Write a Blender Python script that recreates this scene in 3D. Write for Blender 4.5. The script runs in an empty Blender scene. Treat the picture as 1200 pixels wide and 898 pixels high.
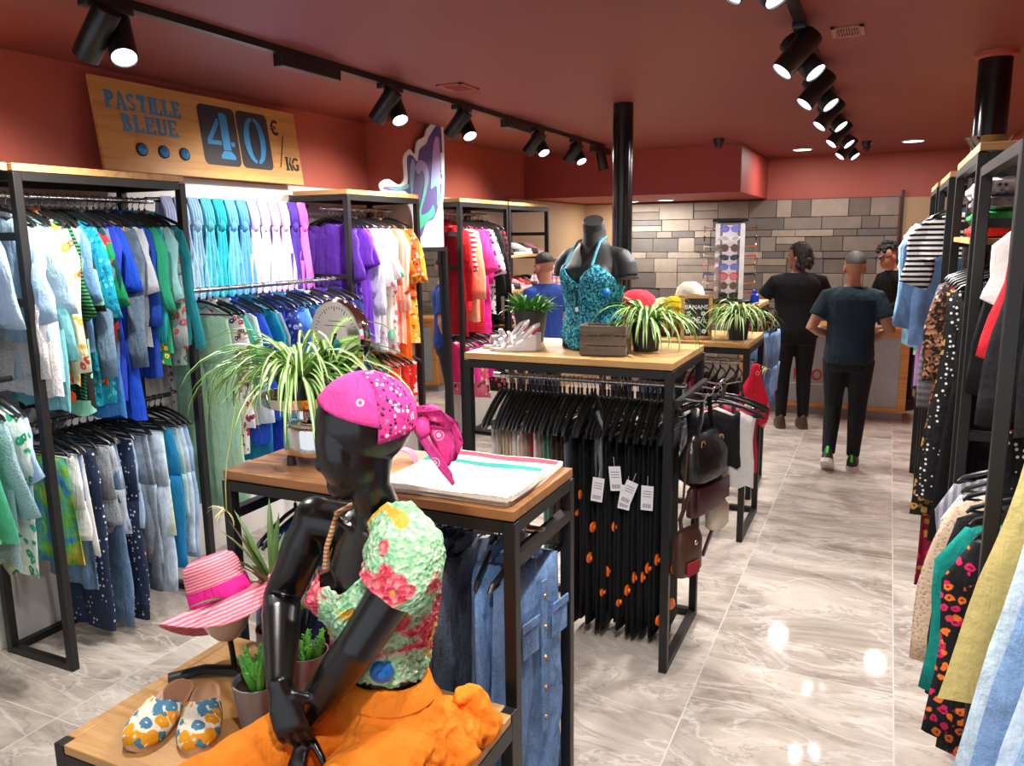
import bpy, bmesh, math, random
from math import sin, cos, pi, radians, sqrt, atan2
from mathutils import Vector, Matrix, noise, Euler

R = random.Random(7)
SC = bpy.context.scene
COL = SC.collection

# ------------------------------------------------------------------ camera, world, exposure
CAM_H = 1.85
YAW, PITCH, ROLL = radians(25.0), radians(10.32), radians(-0.747)
fw = Vector((-sin(YAW) * cos(PITCH), cos(YAW) * cos(PITCH), -sin(PITCH)))
rt = Vector((cos(YAW), sin(YAW), 0)); up = rt.cross(fw)
rt, up = cos(ROLL) * rt + sin(ROLL) * up, -sin(ROLL) * rt + cos(ROLL) * up
cd = bpy.data.cameras.new('camera'); cam = bpy.data.objects.new('camera', cd); COL.objects.link(cam)
cam.matrix_world = Matrix(((rt.x, up.x, -fw.x, 0), (rt.y, up.y, -fw.y, 0), (rt.z, up.z, -fw.z, CAM_H), (0, 0, 0, 1)))
cd.sensor_width = 36.0; cd.lens = 36 * 941 / 1200.0; cd.clip_start = 0.05; cd.clip_end = 60
SC.camera = cam
SC.view_settings.view_transform = 'Standard'; SC.view_settings.look = 'None'
SC.view_settings.gamma = 1.0; SC.view_settings.use_curve_mapping = False
SC.view_settings.exposure = 0.12
W = bpy.data.worlds.new('world'); SC.world = W; W.use_nodes = True
W.node_tree.nodes['Background'].inputs[0].default_value = (0.86, 0.92, 1.0, 1)   # added ambient fill through the open end behind the camera, as shop-front daylight
W.node_tree.nodes['Background'].inputs[1].default_value = 1.1
SPOT_W, DOWN_W = 145, 15
SC.cycles.use_denoising = True
SC.cycles.max_bounces = 7; SC.cycles.diffuse_bounces = 4; SC.cycles.glossy_bounces = 3
SC.cycles.transmission_bounces = 4; SC.cycles.sample_clamp_indirect = 4.0
SC.cycles.caustics_reflective = False; SC.cycles.caustics_refractive = False

# ------------------------------------------------------------------ materials
def lin(c):
    if isinstance(c, str):
        c = c.lstrip('#'); c = [int(c[i:i + 2], 16) / 255 for i in (0, 2, 4)]
    return tuple(((x / 12.92) if x <= .04045 else ((x + .055) / 1.055) ** 2.4) for x in c) + (1.0,)

MATS = {}
class NT:
    def __init__(s, name):
        s.m = bpy.data.materials.new(name); s.m.use_nodes = True; s.t = s.m.node_tree
        s.b = s.t.nodes['Principled BSDF']
    def n(s, typ, **kw):
        n = s.t.nodes.new('ShaderNode' + typ)
        for k, v in kw.items():
            if k in n.inputs: n.inputs[k].default_value = v
            else: setattr(n, k, v)
        return n
    def l(s, a, b): s.t.links.new(a, b)
    def co(s, scale=1.0, kind='Object', vec=None):
        t = s.n('TexCoord'); mp = s.n('Mapping')
        mp.inputs['Scale'].default_value = (scale,) * 3 if not isinstance(scale, tuple) else scale
        s.l(t.outputs[kind], mp.inputs['Vector']); return mp.outputs['Vector']
    def mix(s, fac, a, b):
        m = s.n('Mix', data_type='RGBA')
        for i, x in ((0, fac), (6, a), (7, b)):
            if hasattr(x, 'links') or isinstance(x, bpy.types.NodeSocket): s.l(x, m.inputs[i])
            else: m.inputs[i].default_value = x
        return m.outputs[2]
    def ramp(s, fac, stops, mode='LINEAR'):
        r = s.n('ValToRGB'); r.color_ramp.interpolation = mode; e = r.color_ramp.elements
        while len(e) < len(stops): e.new(0.5)
        for el, (p, c) in zip(e, stops): el.position = p; el.color = c if len(c) == 4 else tuple(c) + (1,)
        s.l(fac, r.inputs[0]); return r.outputs[0]
    def noise(s, vec, scale, detail=3, rough=.5, dist=0):
        n = s.n('TexNoise'); n.inputs['Scale'].default_value = scale; n.inputs['Detail'].default_value = detail
        n.inputs['Roughness'].default_value = rough; n.inputs['Distortion'].default_value = dist
        s.l(vec, n.inputs['Vector']); return n.outputs['Fac']
    def bump(s, fac, strength=.3, dist=.01):
        b = s.n('Bump'); b.inputs['Strength'].default_value = strength; b.inputs['Distance'].default_value = dist
        s.l(fac, b.inputs['Height']); s.l(b.outputs[0], s.b.inputs['Normal'])
    def set(s, color=None, rough=None, metal=None, spec=None, sheen=None):
        if color is not None:
            if isinstance(color, bpy.types.NodeSocket): s.l(color, s.b.inputs['Base Color'])
            else: s.b.inputs['Base Color'].default_value = color
        if rough is not None: s.b.inputs['Roughness'].default_value = rough
        if metal is not None: s.b.inputs['Metallic'].default_value = metal
        if spec is not None: s.b.inputs['Specular IOR Level'].default_value = spec
        return s.m

def plain(name, col, rough=.5, metal=0, spec=None, var=.06, scale=30, bump=0):
    if name in MATS: return MATS[name]
    t = NT(name); c = lin(col)
    f = t.noise(t.co(1), scale, 3)
    a = tuple(max(0, x * (1 - var * 2)) for x in c[:3]) + (1,); b = tuple(min(1, x * (1 + var * 2)) for x in c[:3]) + (1,)
    t.set(t.mix(f, a, b), rough, metal, spec)
    if bump: t.bump(f, bump)
    MATS[name] = t.m; return t.m

def glow(name, col, strength):
    if name in MATS: return MATS[name]
    t = NT(name); t.set(lin(col), .4)
    t.b.inputs['Emission Color'].default_value = lin(col); t.b.inputs['Emission Strength'].default_value = strength
    MATS[name] = t.m; return t.m

def fabric(col, pat='plain', col2='#ffffff', col3=None, s=1.0):
    key = f'fabric {col}{pat}{col2}{col3}{s}'
    if key in MATS: return MATS[key]
    t = NT(key.replace('#', '')); a, b = lin(col), lin(col2); c3 = lin(col3 or col2)
    v = t.co(1)
    dk = lambda c, k: tuple(x * k for x in c[:3]) + (1,)
    wr = t.noise(v, 14, 4, .6)
    base = None
    if pat == 'plain':
        base = t.mix(wr, dk(a, .86), tuple(min(1, x * 1.1) for x in a[:3]) + (1,))
    elif pat == 'denim':
        f = t.noise(t.co((1, 1, .6)), 11, 6, .7, .5); base = t.ramp(f, [(.3, dk(a, .5)), (.48, a), (.70, tuple(min(1, x * 1.35 + .03) for x in a[:3]) + (1,))])
        fine = t.noise(t.co((60, 60, 400)), 3, 2); base = t.mix(t.ramp(fine, [(.45, (0, 0, 0)), (.7, (.25, .25, .25))]), base, (.75, .82, .9, 1))
    elif pat == 'stripe':
        w = t.n('TexWave', wave_type='BANDS', bands_direction='Z'); w.inputs['Scale'].default_value = 5 * s; w.inputs['Distortion'].default_value = .4
        t.l(v, w.inputs['Vector']); base = t.mix(t.ramp(w.outputs['Fac'], [(.45, (0, 0, 0)), (.55, (1, 1, 1))]), a, b)
    elif pat == 'vstripe':
        w = t.n('TexWave', wave_type='BANDS', bands_direction='X'); w.inputs['Scale'].default_value = 9 * s; w.inputs['Distortion'].default_value = .3
        t.l(v, w.inputs['Vector']); base = t.mix(t.ramp(w.outputs['Fac'], [(.45, (0, 0, 0)), (.55, (1, 1, 1))]), a, b)
    elif pat == 'dots':
        vo = t.n('TexVoronoi'); vo.inputs['Scale'].default_value = 34 * s; vo.inputs['Randomness'].default_value = .55; t.l(v, vo.inputs['Vector'])
        base = t.mix(t.ramp(vo.outputs['Distance'], [(.2, (1, 1, 1)), (.26, (0, 0, 0))]), a, b)
    elif pat in ('floral', 'dense_floral'):
        if pat == 'floral': s *= 1.7
        d = t.n('VectorMath', operation='MULTIPLY_ADD'); nz = t.n('TexNoise'); nz.inputs['Scale'].default_value = 18 * s; t.l(v, nz.inputs['Vector'])
        t.l(nz.outputs['Color'], d.inputs[0]); d.inputs[1].default_value = (.05 / s,) * 3; t.l(v, d.inputs[2])
        vo = t.n('TexVoronoi'); vo.inputs['Scale'].default_value = 15 * s; t.l(d.outputs[0], vo.inputs['Vector'])
        m = t.ramp(vo.outputs['Distance'], [(.0, (.15, .15, .15)), (.12, (.2, .2, .2)), (.16, (1, 1, 1)), (.36 if pat == 'floral' else .52, (1, 1, 1)), (.42 if pat == 'floral' else .56, (0, 0, 0))])
        fc = t.n('SeparateColor'); t.l(vo.outputs['Color'], fc.inputs[0])
        pet = t.mix(t.ramp(fc.outputs[0], [(.48 if pat == 'floral' else .74, (0, 0, 0)), (.52 if pat == 'floral' else .78, (1, 1, 1))]), b, c3)
        base = t.mix(m, a, pet)
    elif pat == 'patch':
        vo = t.n('TexVoronoi', distance='CHEBYCHEV'); vo.inputs['Scale'].default_value = 7 * s; t.l(v, vo.inputs['Vector'])
        fc = t.n('SeparateColor'); t.l(vo.outputs['Color'], fc.inputs[0])
        base = t.ramp(fc.outputs[0], [(0, a), (.4, b), (.7, c3)], 'CONSTANT')
    elif pat == 'check':
        w1 = t.n('TexWave', wave_type='BANDS', bands_direction='Z'); w1.inputs['Scale'].default_value = 7 * s; t.l(v, w1.inputs['Vector'])
        w2 = t.n('TexWave', wave_type='BANDS', bands_direction='X'); w2.inputs['Scale'].default_value = 7 * s; t.l(v, w2.inputs['Vector'])
        x = t.mix(t.ramp(w1.outputs['Fac'], [(.48, (0, 0, 0)), (.52, (1, 1, 1))]), a, b)
        base = t.mix(t.ramp(w2.outputs['Fac'], [(.6, (0, 0, 0)), (.64, (.7, .7, .7))]), x, c3)
    elif pat == 'dye':
        f = t.noise(v, 5 * s, 3, .5, 1.2); base = t.ramp(f, [(.34, a), (.5, b), (.66, c3)])
    elif pat == 'sequin':
        vo = t.n('TexVoronoi'); vo.inputs['Scale'].default_value = 130 * s; t.l(v, vo.inputs['Vector'])
        fc = t.n('SeparateColor'); t.l(vo.outputs['Color'], fc.inputs[0])
        base = t.ramp(fc.outputs[0], [(0, a), (.45, b), (.8, c3)], 'CONSTANT')
        t.bump(vo.outputs['Distance'], .8, .004)
    elif pat == 'leopard':
        vo = t.n('TexVoronoi'); vo.inputs['Scale'].default_value = 42 * s; vo.inputs['Randomness'].default_value = .9; t.l(v, vo.inputs['Vector'])
        base = t.ramp(vo.outputs['Distance'], [(.15, c3), (.25, b), (.46, b), (.5, a)])
    elif pat == 'lace':
        vo = t.n('TexVoronoi'); vo.inputs['Scale'].default_value = 90 * s; t.l(v, vo.inputs['Vector'])
        base = t.ramp(vo.outputs['Distance'], [(.15, b), (.4, a)])
        t.bump(vo.outputs['Distance'], .6, .004)
    elif pat == 'knit':
        f = t.noise(t.co((1, 1, .5)), 120 * s, 2); base = t.mix(f, dk(a, .7), b); t.bump(f, .6, .004)
    elif pat == 'bandana':
        vo = t.n('TexVoronoi'); vo.inputs['Scale'].default_value = 16 * s; vo.inputs['Randomness'].default_value = .35; t.l(v, vo.inputs['Vector'])
        ring = t.ramp(vo.outputs['Distance'], [(.0, (0, 0, 0)), (.08, (1, 1, 1)), (.13, (0, 0, 0)), (.2, (0, 0, 0)), (.22, (1, 1, 1)), (.26, (0, 0, 0))])
        base = t.mix(ring, a, b)
    if pat not in ('sequin', 'lace', 'knit'):
        vf = t.noise(t.co((26, 26, 5)), 1, 4, .6, .4); mm = t.n('Math', operation='ADD'); t.l(wr, mm.inputs[0]); t.l(vf, mm.inputs[1]); t.bump(mm.outputs[0], .55, .022)
    t.set(base, .82, 0, .25)
    MATS[key] = t.m; return t.m

def wood(name, c1, c2, rough=.45, scale=1.0, axis='X'):
    if name in MATS: return MATS[name]
    t = NT(name); st = {'X': (1.2, 14, 14), 'Y': (14, 1.2, 14), 'Z': (14, 14, 1.2)}[axis]
    v = t.co(tuple(x * scale for x in st))
    f = t.noise(v, 2.2, 6, .6, .6); g = t.noise(t.co(scale), 3, 2)
    kn = t.n('TexVoronoi'); kn.inputs['Scale'].default_value = 3.2 * scale; t.l(t.co((1, 1, 1)), kn.inputs['Vector'])
    base = t.ramp(f, [(.25, lin(c2)), (.5, lin(c1)), (.75, tuple(min(1, x * 1.15) for x in lin(c1)[:3]) + (1,))])
    base = t.mix(t.ramp(kn.outputs['Distance'], [(.03, (.75, .75, .75)), (.09, (0, 0, 0))]), base, tuple(x * .45 for x in lin(c2)[:3]) + (1,))
    t.set(base, rough); t.bump(f, .12, .004)
    MATS[name] = t.m; return t.m

BLACK = plain('black steel', '#1b1a1a', .42, .2, var=.05)
SATIN = plain('black plastic', '#141415', .35)
GLOSSBLK = plain('gloss black mannequin', '#0d0d0e', .27, 0, .6, var=.02)
MATBLK = plain('soft black mannequin', '#252425', .6, var=.05)
STEEL = plain('bright steel', '#c9c9cc', .22, 1, var=.03)
CHROME = plain('chrome', '#e4e2de', .06, 1, var=.01)
ORANGE = plain('orange plastic', '#f06a14', .35)
PAPER = plain('white card', '#eceaf0', .7, var=.02)
OAK = wood('pale pine', '#c89b62', '#a06f3b')
PINE = wood('warm pine', '#b98a52', '#8d5e30', axis='Y')
BROWNWOOD = wood('worn brown wood', '#93653c', '#5f3b20')

# ------------------------------------------------------------------ mesh builder
class MB:
    def __init__(s): s.v = []; s.f = []; s.mi = []
    def add(s, vs, fs, mi=0, M=None):
        o = len(s.v)
        s.v += [tuple(M @ Vector(p)) if M else tuple(p) for p in vs]
        s.f += [tuple(i + o for i in q) for q in fs]; s.mi += [mi] * len(fs); return s
    def box(s, c, d, mi=0, rot=None, bev=0):
        x, y, z = (a / 2 for a in d)
        M = Matrix.Translation(c) @ (Euler(rot).to_matrix().to_4x4() if rot else Matrix())
        if bev:
            bm = bmesh.new(); bmesh.ops.create_cube(bm, size=1)
            for q in bm.verts: q.co = (q.co.x * d[0], q.co.y * d[1], q.co.z * d[2])
            bmesh.ops.bevel(bm, geom=bm.edges[:], offset=bev, segments=2, affect='EDGES', profile=.5)
            bm.verts.index_update(); vs = [q.co[:] for q in bm.verts]; fs = [[q.index for q in f.verts] for f in bm.faces]; bm.free()
            return s.add(vs, fs, mi, M)
        vs = [(i, j, k) for i in (-x, x) for j in (-y, y) for k in (-z, z)]
        return s.add(vs, [(0, 1, 3, 2), (4, 6, 7, 5), (0, 4, 5, 1), (2, 3, 7, 6), (0, 2, 6, 4), (1, 5, 7, 3)], mi, M)
    def b2(s, a, b, mi=0, bev=0):
        return s.box([(p + q) / 2 for p, q in zip(a, b)], [abs(q - p) for p, q in zip(a, b)], mi, None, bev)
    def rings(s, rs, mi=0, cap=True, closed=True):
        n = len(rs[0]); vs = [p for r in rs for p in r]; fs = []
        for i in range(len(rs) - 1):
            for j in range(n if closed else n - 1):
                k = (j + 1) % n; fs.append((i * n + j, i * n + k, (i + 1) * n + k, (i + 1) * n + j))
        if cap and closed:
            fs.append(tuple(reversed(range(n)))); fs.append(tuple((len(rs) - 1) * n + j for j in range(n)))
        return s.add(vs, fs, mi)
    def tube(s, pts, rad, n=8, mi=0, ref=None, cap=True):
        pts = [Vector(p) for p in pts]; rs = []
        if not isinstance(rad, (list, tuple)): rad = [rad] * len(pts)
        prev = None
        for i, p in enumerate(pts):
            d = (pts[min(i + 1, len(pts) - 1)] - pts[max(i - 1, 0)])
            if d.length < 1e-9: d = Vector((0, 0, 1))
            d.normalize()
            u = Vector(ref) if ref is not None else (prev if prev is not None else (Vector((0, 0, 1)) if abs(d.z) < .9 else Vector((1, 0, 0))))
            u = u - d * u.dot(d)
            if u.length < 1e-6: u = d.orthogonal()
            u.normalize(); w = d.cross(u); prev = u
            ra, rb = rad[i] if isinstance(rad[i], (list, tuple)) else (rad[i], rad[i])
            rs.append([p + u * ra * cos(2 * pi * k / n) + w * rb * sin(2 * pi * k / n) for k in range(n)])
        return s.rings(rs, mi, cap)
    def rod(s, a, b, r, r2=None, n=10, mi=0): return s.tube([a, b], [r, r2 if r2 is not None else r], n, mi)
    def lathe(s, prof, c=(0, 0, 0), n=24, mi=0, M=None, cap=True):
        M = (Matrix.Translation(c) @ M) if M else Matrix.Translation(c)
        rs = [[M @ Vector((r * cos(2 * pi * k / n), r * sin(2 * pi * k / n), z)) for k in range(n)] for r, z in prof]
        return s.rings(rs, mi, cap)
    def ell(s, c, r, nu=16, nv=10, mi=0, rot=None):
        M = Matrix.Translation(c) @ (Euler(rot).to_matrix().to_4x4() if rot else Matrix())
        rs = []
        for j in range(nv + 1):
            a = -pi / 2 + pi * j / nv; a = max(-pi / 2 + .02, min(pi / 2 - .02, a))
            rs.append([M @ Vector((r[0] * cos(a) * cos(2 * pi * k / nu), r[1] * cos(a) * sin(2 * pi * k / nu), r[2] * sin(a))) for k in range(nu)])
        return s.rings(rs, mi)
    def prism(s, poly, z0, z1, mi=0, M=None):
        n = len(poly); vs = [(x, y, z0) for x, y in poly] + [(x, y, z1) for x, y in poly]
        fs = [tuple(reversed(range(n))), tuple(range(n, 2 * n))] + [(i, (i + 1) % n, n + (i + 1) % n, n + i) for i in range(n)]
        return s.add(vs, fs, mi, M)
    def build(s, name, mats, parent=None, loc=(0, 0, 0), rot=(0, 0, 0), smooth=40, **props):
        me = bpy.data.meshes.new(name); me.from_pydata(s.v, [], s.f); me.update()
        for m in (mats if isinstance(mats, (list, tuple)) else [mats]): me.materials.append(m)
        if any(s.mi): me.polygons.foreach_set('material_index', s.mi)
        if smooth:
            me.polygons.foreach_set('use_smooth', [True] * len(me.polygons))
            if smooth < 180: me.set_sharp_from_angle(angle=radians(smooth))
        return put(name, me, parent, loc, rot, **props)

def put(name, data, parent=None, loc=(0, 0, 0), rot=(0, 0, 0), **props):
    o = bpy.data.objects.new(name, data); COL.objects.link(o)
    if parent: o.parent = parent
    o.location = loc; o.rotation_euler = rot
    for k, v in props.items(): o[k] = v
    return o
def thing(name, label, cat, loc=(0, 0, 0), rz=0, group=None):
    o = put(name, None, None, loc, (0, 0, rz)); return tag(o, label, cat, group)
def tag(o, label, cat, group=None):
    o['label'] = label; o['category'] = cat
    if group: o['group'] = group
    return o
def struct(o): o['kind'] = 'structure'; return o
def remesh(o, voxel, smooth_iter=4, sub=0):
    """one continuous skin out of overlapping lofts"""
    m = o.modifiers.new('r', 'REMESH'); m.mode = 'VOXEL'; m.voxel_size = voxel
    q = o.modifiers.new('s', 'SMOOTH'); q.iterations = smooth_iter; q.factor = .5
    dg = bpy.context.evaluated_depsgraph_get(); me = bpy.data.meshes.new_from_object(o.evaluated_get(dg))
    me.name = o.name; mats = [x for x in o.data.materials]
    o.modifiers.clear(); o.data = me
    if not me.materials:
        for x in mats: me.materials.append(x)
    me.polygons.foreach_set('use_smooth', [True] * len(me.polygons)); return o
def lerp(a, b, t): return a + (b - a) * t
def sm(t): t = max(0, min(1, t)); return t * t * (3 - 2 * t)
ORD = ('first second third fourth fifth sixth seventh eighth ninth tenth eleventh twelfth thirteenth fourteenth fifteenth sixteenth '
       'seventeenth eighteenth nineteenth twentieth').split()
ORD += ['twenty-' + w for w in ORD[:9]] + ['thirtieth'] + ['thirty-' + w for w in ORD[:9]] + ['fortieth'] + ['forty-' + w for w in ORD[:9]] + ['fiftieth']
# ------------------------------------------------------------------ the setting
XW, YB, ZC = -3.62, 10.0, 2.70          # left wall, back wall, ceiling
XR = 0.98                               # right wall
def paint(name, col, rough=.55):
    return plain(name, col, rough, var=.03, scale=2)
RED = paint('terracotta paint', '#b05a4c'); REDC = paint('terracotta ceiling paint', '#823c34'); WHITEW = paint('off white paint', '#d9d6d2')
BEIGE = paint('beige paint', '#b79a78'); GREYW = paint('dim grey panel', '#8a8580')
def floor_mat():
    t = NT('polished marble tile'); v = t.co(1)
    br = t.n('TexBrick'); br.offset = 0; br.inputs['Scale'].default_value = 1; br.inputs['Mortar Size'].default_value = .003
    br.inputs['Brick Width'].default_value = .75; br.inputs['Row Height'].default_value = 1.5; br.inputs['Mortar Smooth'].default_value = .2
    br.inputs['Color1'].default_value = (0, 0, 0, 1); br.inputs['Color2'].default_value = (1, 1, 1, 1); br.inputs['Mortar'].default_value = (.5, .5, .5, 1)
    mp = t.n('Mapping'); tc = t.n('TexCoord'); t.l(tc.outputs['Object'], mp.inputs[0]); mp.inputs['Location'].default_value = (-.13 + .75, -.35, 0)
    t.l(mp.outputs[0], br.inputs['Vector'])
    # veins: each tile's own offset
    off = t.n('VectorMath', operation='MULTIPLY_ADD'); t.l(br.outputs['Color'], off.inputs[0]); off.inputs[1].default_value = (7, 3, 0); t.l(v, off.inputs[2])
    rot = t.n('Mapping'); rot.inputs['Rotation'].default_value = (0, 0, radians(38)); rot.inputs['Scale'].default_value = (1.0, 2.6, 1); t.l(off.outputs[0], rot.inputs[0])
    f = t.noise(rot.outputs[0], 1.1, 10, .68, .9); g = t.noise(rot.outputs[0], 1.3, 5, .55, 1.6)
    base = t.ramp(f, [(.32, lin('#908275')), (.44, lin('#b3a89e')), (.54, lin('#c9beb3')), (.68, lin('#dcd2c7'))])
    vein = t.ramp(g, [(.47, (0, 0, 0)), (.5, (.42, .42, .42)), (.525, (0, 0, 0))])
    base = t.mix(vein, base, lin('#eeebe8'))
    vein2 = t.ramp(t.noise(rot.outputs[0], 1.1, 6, .6, 1.8), [(.485, (0, 0, 0)), (.5, (.4, .4, .4)), (.515, (0, 0, 0))])
    base = t.mix(vein2, base, lin('#75695f'))
    base = t.mix(br.outputs['Fac'], base, lin('#d8d4d0'))
    t.set(base, .05); return t.m
struct(MB().b2((XW - .1, -1.5, -.05), (XR + .1, YB + .2, 0)).build('floor', floor_mat(), smooth=0))
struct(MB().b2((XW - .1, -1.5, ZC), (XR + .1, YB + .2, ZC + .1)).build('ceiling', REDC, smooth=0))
wl = struct(MB().b2((XW - .1, -1.5, 2.2), (XW, YB, ZC)).build('wall_left', RED, smooth=0))
MB().b2((XW - .1, -1.5, 0), (XW + .012, YB, 2.2)).build('plaster_panel', WHITEW, wl, smooth=0)
wr_ = struct(MB().b2((XR, -1.5, 0), (XR + .1, YB, ZC)).build('wall_right', RED, smooth=0))
struct(MB().b2((XW - .1, YB, 0), (XR + .1, YB + .1, ZC)).build('wall_back', RED, smooth=0))
# dropped soffit over the back left
struct(MB().b2((XW, 8.15, 2.25), (-1.34, YB, ZC)).build('soffit', paint('deep red paint', '#a04038'), smooth=0)).name = 'trim_1'
# stone cladding on the back wall, ashlar blocks of many sizes
def stone_wall():
    rr = random.Random(3); m = MB(); x0, x1, z0, z1 = -2.98, .07, 0, 2.235
    m.b2((x0, YB - .03, z0), (x1, YB, z1), 6)
    z = z0
    while z < z1 - .02:
        h = min(rr.choice((.08, .11, .14, .17, .2)), z1 - z); x = x0
        while x < x1 - .01:
            w = min(rr.uniform(.16, .44), x1 - x)
            if x1 - x - w < .1: w = x1 - x
            d = rr.uniform(.05, .068)
            if h > .12 and rr.random() < .15:
                for k in (0, 1):
                    m.box((x + w / 2, YB - d / 2, z + h * (.25 + .5 * k)), (w - .006, d, h / 2 - .006), rr.randrange(6), None, .004)
            else: m.box((x + w / 2, YB - d / 2, z + h / 2), (w - .006, d, h - .006), rr.randrange(6), None, .004)
            x += w
        z += h
    cs = ['#80766e', '#91867c', '#70675f', '#a09488', '#857c76', '#686260']
    mats = [plain(f'stone {c}', c, .8, var=.12, scale=9, bump=.4) for c in cs] + [plain('stone joint', '#4b4542', .9)]
    o = struct(m.build('stone_cladding', mats, smooth=0)); o.name = 'wall_back_cladding'; return o
stone_wall()
struct(MB().b2((.085, YB - .05, 0), (.115, YB, 2.3)).build('trim_2', plain('dark door trim', '#2a1d1a', .5), smooth=0))
struct(MB().b2((.115, YB - .02, 0), (XR, YB, 2.22)).build('wall_back_beige', BEIGE, smooth=0))
struct(MB().b2((XW, YB - .02, 0), (-2.99, YB, 2.24)).build('wall_back_beige_left', BEIGE, smooth=0))
struct(MB().b2((XW, 7.7, 0), (XW + .03, YB, 2.24)).build('wall_left_beige', BEIGE, smooth=0))
# pillar that carries the graffiti cut-out: red above, white below
pil = struct(MB().b2((XW, 5.22, 2.2), (-3.26, 5.72, ZC)).build('wall_pillar', paint('pale terracotta paint', '#b25a4c'), smooth=0))
MB().b2((XW, 5.22, 0), (-3.255, 5.72, 2.2)).build('plaster_panel', WHITEW, pil, smooth=0)
# round columns
cmat = plain('gloss black column', '#0f0f10', .18)
c1 = struct(MB().rod((-1.64, 5.30, 0), (-1.64, 5.30, ZC), .067, n=32).build('column', cmat))
c1.name = 'trim_3'
c2 = struct(MB().rod((.41, 4.72, 0), (.41, 4.72, ZC - .02), .075, n=32).build('column', cmat)); c2.name = 'trim_4'
MB().lathe([(.077, ZC - .03), (.095, ZC - .02), (.095, ZC)], (.41, 4.72, 0), 28).build('collar', RED, c2)

# ------------------------------------------------------------------ lights
LENS = glow('spot lens', '#f4f6ff', 6)
def spot_head(root, base, aim, up_len=.10, L=.19, r=.047, power=SPOT_W, lit=True):
    """cylinder head under the rail; base = point on the rail, aim = direction of the beam"""
    b = Vector(base); a = Vector(aim).normalized()
    piv = b + Vector((0, 0, -up_len)); 
    side = Vector((1, 0, 0)) if abs(a.x) < .9 else Vector((0, 1, 0))
    m = MB(); m.tube([b, piv], .011, 8); m.box(b + Vector((0, 0, -.012)), (.05, .10, .028), bev=.004)
    m.build('stem', SATIN, root)
    t = piv - a * (L * .45); e = piv + a * (L * .55)
    Q = Matrix.Translation(t) @ a.to_track_quat('Z', 'Y').to_matrix().to_4x4(); h = MB(); h.lathe([(r * .95, 0), (r, .004), (r, L - .005), (r * .97, L), (r * .90, L), (r * .88, L - .014)], n=28, M=Q)
    h.build('lamp_head', SATIN, root)
    MB().lathe([(r * .875, L - .0135), (r * .87, L - .006)], n=24, M=Q).build('lens', LENS if lit else SATIN, root)
    if lit:
        ld = bpy.data.lights.new('spot_light', 'SPOT'); ld.energy = power * (.6 if root.location.y < 3 and root.location.x > -1 else 1); ld.spot_size = radians(108); ld.spot_blend = .95; ld.shadow_soft_size = .045
        ld.color = (1.0, .955, .9)
        o = put('spot_light', ld, root); o.location = e + a * .004
        o.rotation_euler = a.to_track_quat('-Z', 'Y').to_euler()
def rail(x, y0, y1, label):
    t = thing('light_track', label, 'track', (x, y0, ZC))
    MB().b2((-.018, 0, -.032), (.018, y1 - y0, 0)).build('track_rail', SATIN, t, smooth=0)
    return t
LT = rail(-2.53, 1.3, 7.55, 'long black lighting track across the ceiling above the left racks')
for y in (3.0, 5.35, 7.25):
    MB().b2((-.03, y - 1.3, -.085), (.03, y - 1.3 + .42, -.03), bev=.004).build('power_adapter', SATIN, LT, smooth=0)
RT = rail(-.38, .4, 8.0, 'black lighting track along the ceiling over the aisle')
def fixture(x, y, aims, label, grp=None):
    t = thing('track_spotlight', label, 'spotlight', (x, y, ZC - .032), 0, grp)
    for k, a in enumerate(aims): spot_head(t, (0, .09 * (k - .5 * (len(aims) - 1)), 0), a)
    return t
for i, (y, dy) in enumerate(((2.12, 0), (3.9, 0), (4.72, 0), (5.95, 0), (6.8, 0))):
    fixture(-2.53, y, [(-.68, -.05, -.8), (.50, -.32, -.8)], f'pair of black spotlights, {ORD[i]} pair from the near end of the left ceiling track')
fixture(-2.53, 7.5, [(.2, .15, -1)], 'single black spotlight at the far end of the left ceiling track')
for i, y in enumerate((2.42, 3.62, 4.55, 5.5, 6.6, 7.7)):
    fixture(-.38, y, [(-.55, -.30, -.75), (.60, -.22, -.75)], f'pair of black spotlights, {ORD[i]} pair from the near end of the aisle track')
for y in (.6, 1.5):  # added out-of-view pairs that brighten the foreground
    fixture(-.38, y, [(-.5, .45, -.75), (.5, .45, -.75)], f'added pair of unseen spotlights on the aisle track lighting the foreground, {"nearer" if y<1 else "farther"} pair')
DISC = glow('downlight disc', '#ffffff', 7)
def downlight(x, y, z, label):
    t = thing('downlight', label, 'ceiling light', (x, y, z))
    MB().lathe([(.105, 0), (.105, -.006), (.088, -.008), (.088, -.002)], n=32).build('rim', plain('white metal', '#e8e6e4', .4), t)
    MB().lathe([(.086, -.005), (.086, -.003)], n=32).build('diffuser', DISC, t)
    ld = bpy.data.lights.new('down_light', 'AREA'); ld.shape = 'DISK'; ld.size = .17; ld.energy = DOWN_W; ld.color = (1, .95, .88)
    o = put('down_light', ld, t); o.location = (0, 0, -.012)
downlight(-.88, 9.05, ZC, 'round white downlight in the ceiling left of the track end')
downlight(.14, 8.8, ZC, 'round white downlight in the ceiling above the counter end')
downlight(-2.40, 9.45, 2.25, 'round white downlight under the red soffit, right of the black column')
downlight(-2.85, 9.55, 2.25, 'round white downlight under the red soffit beside the black column')
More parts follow.
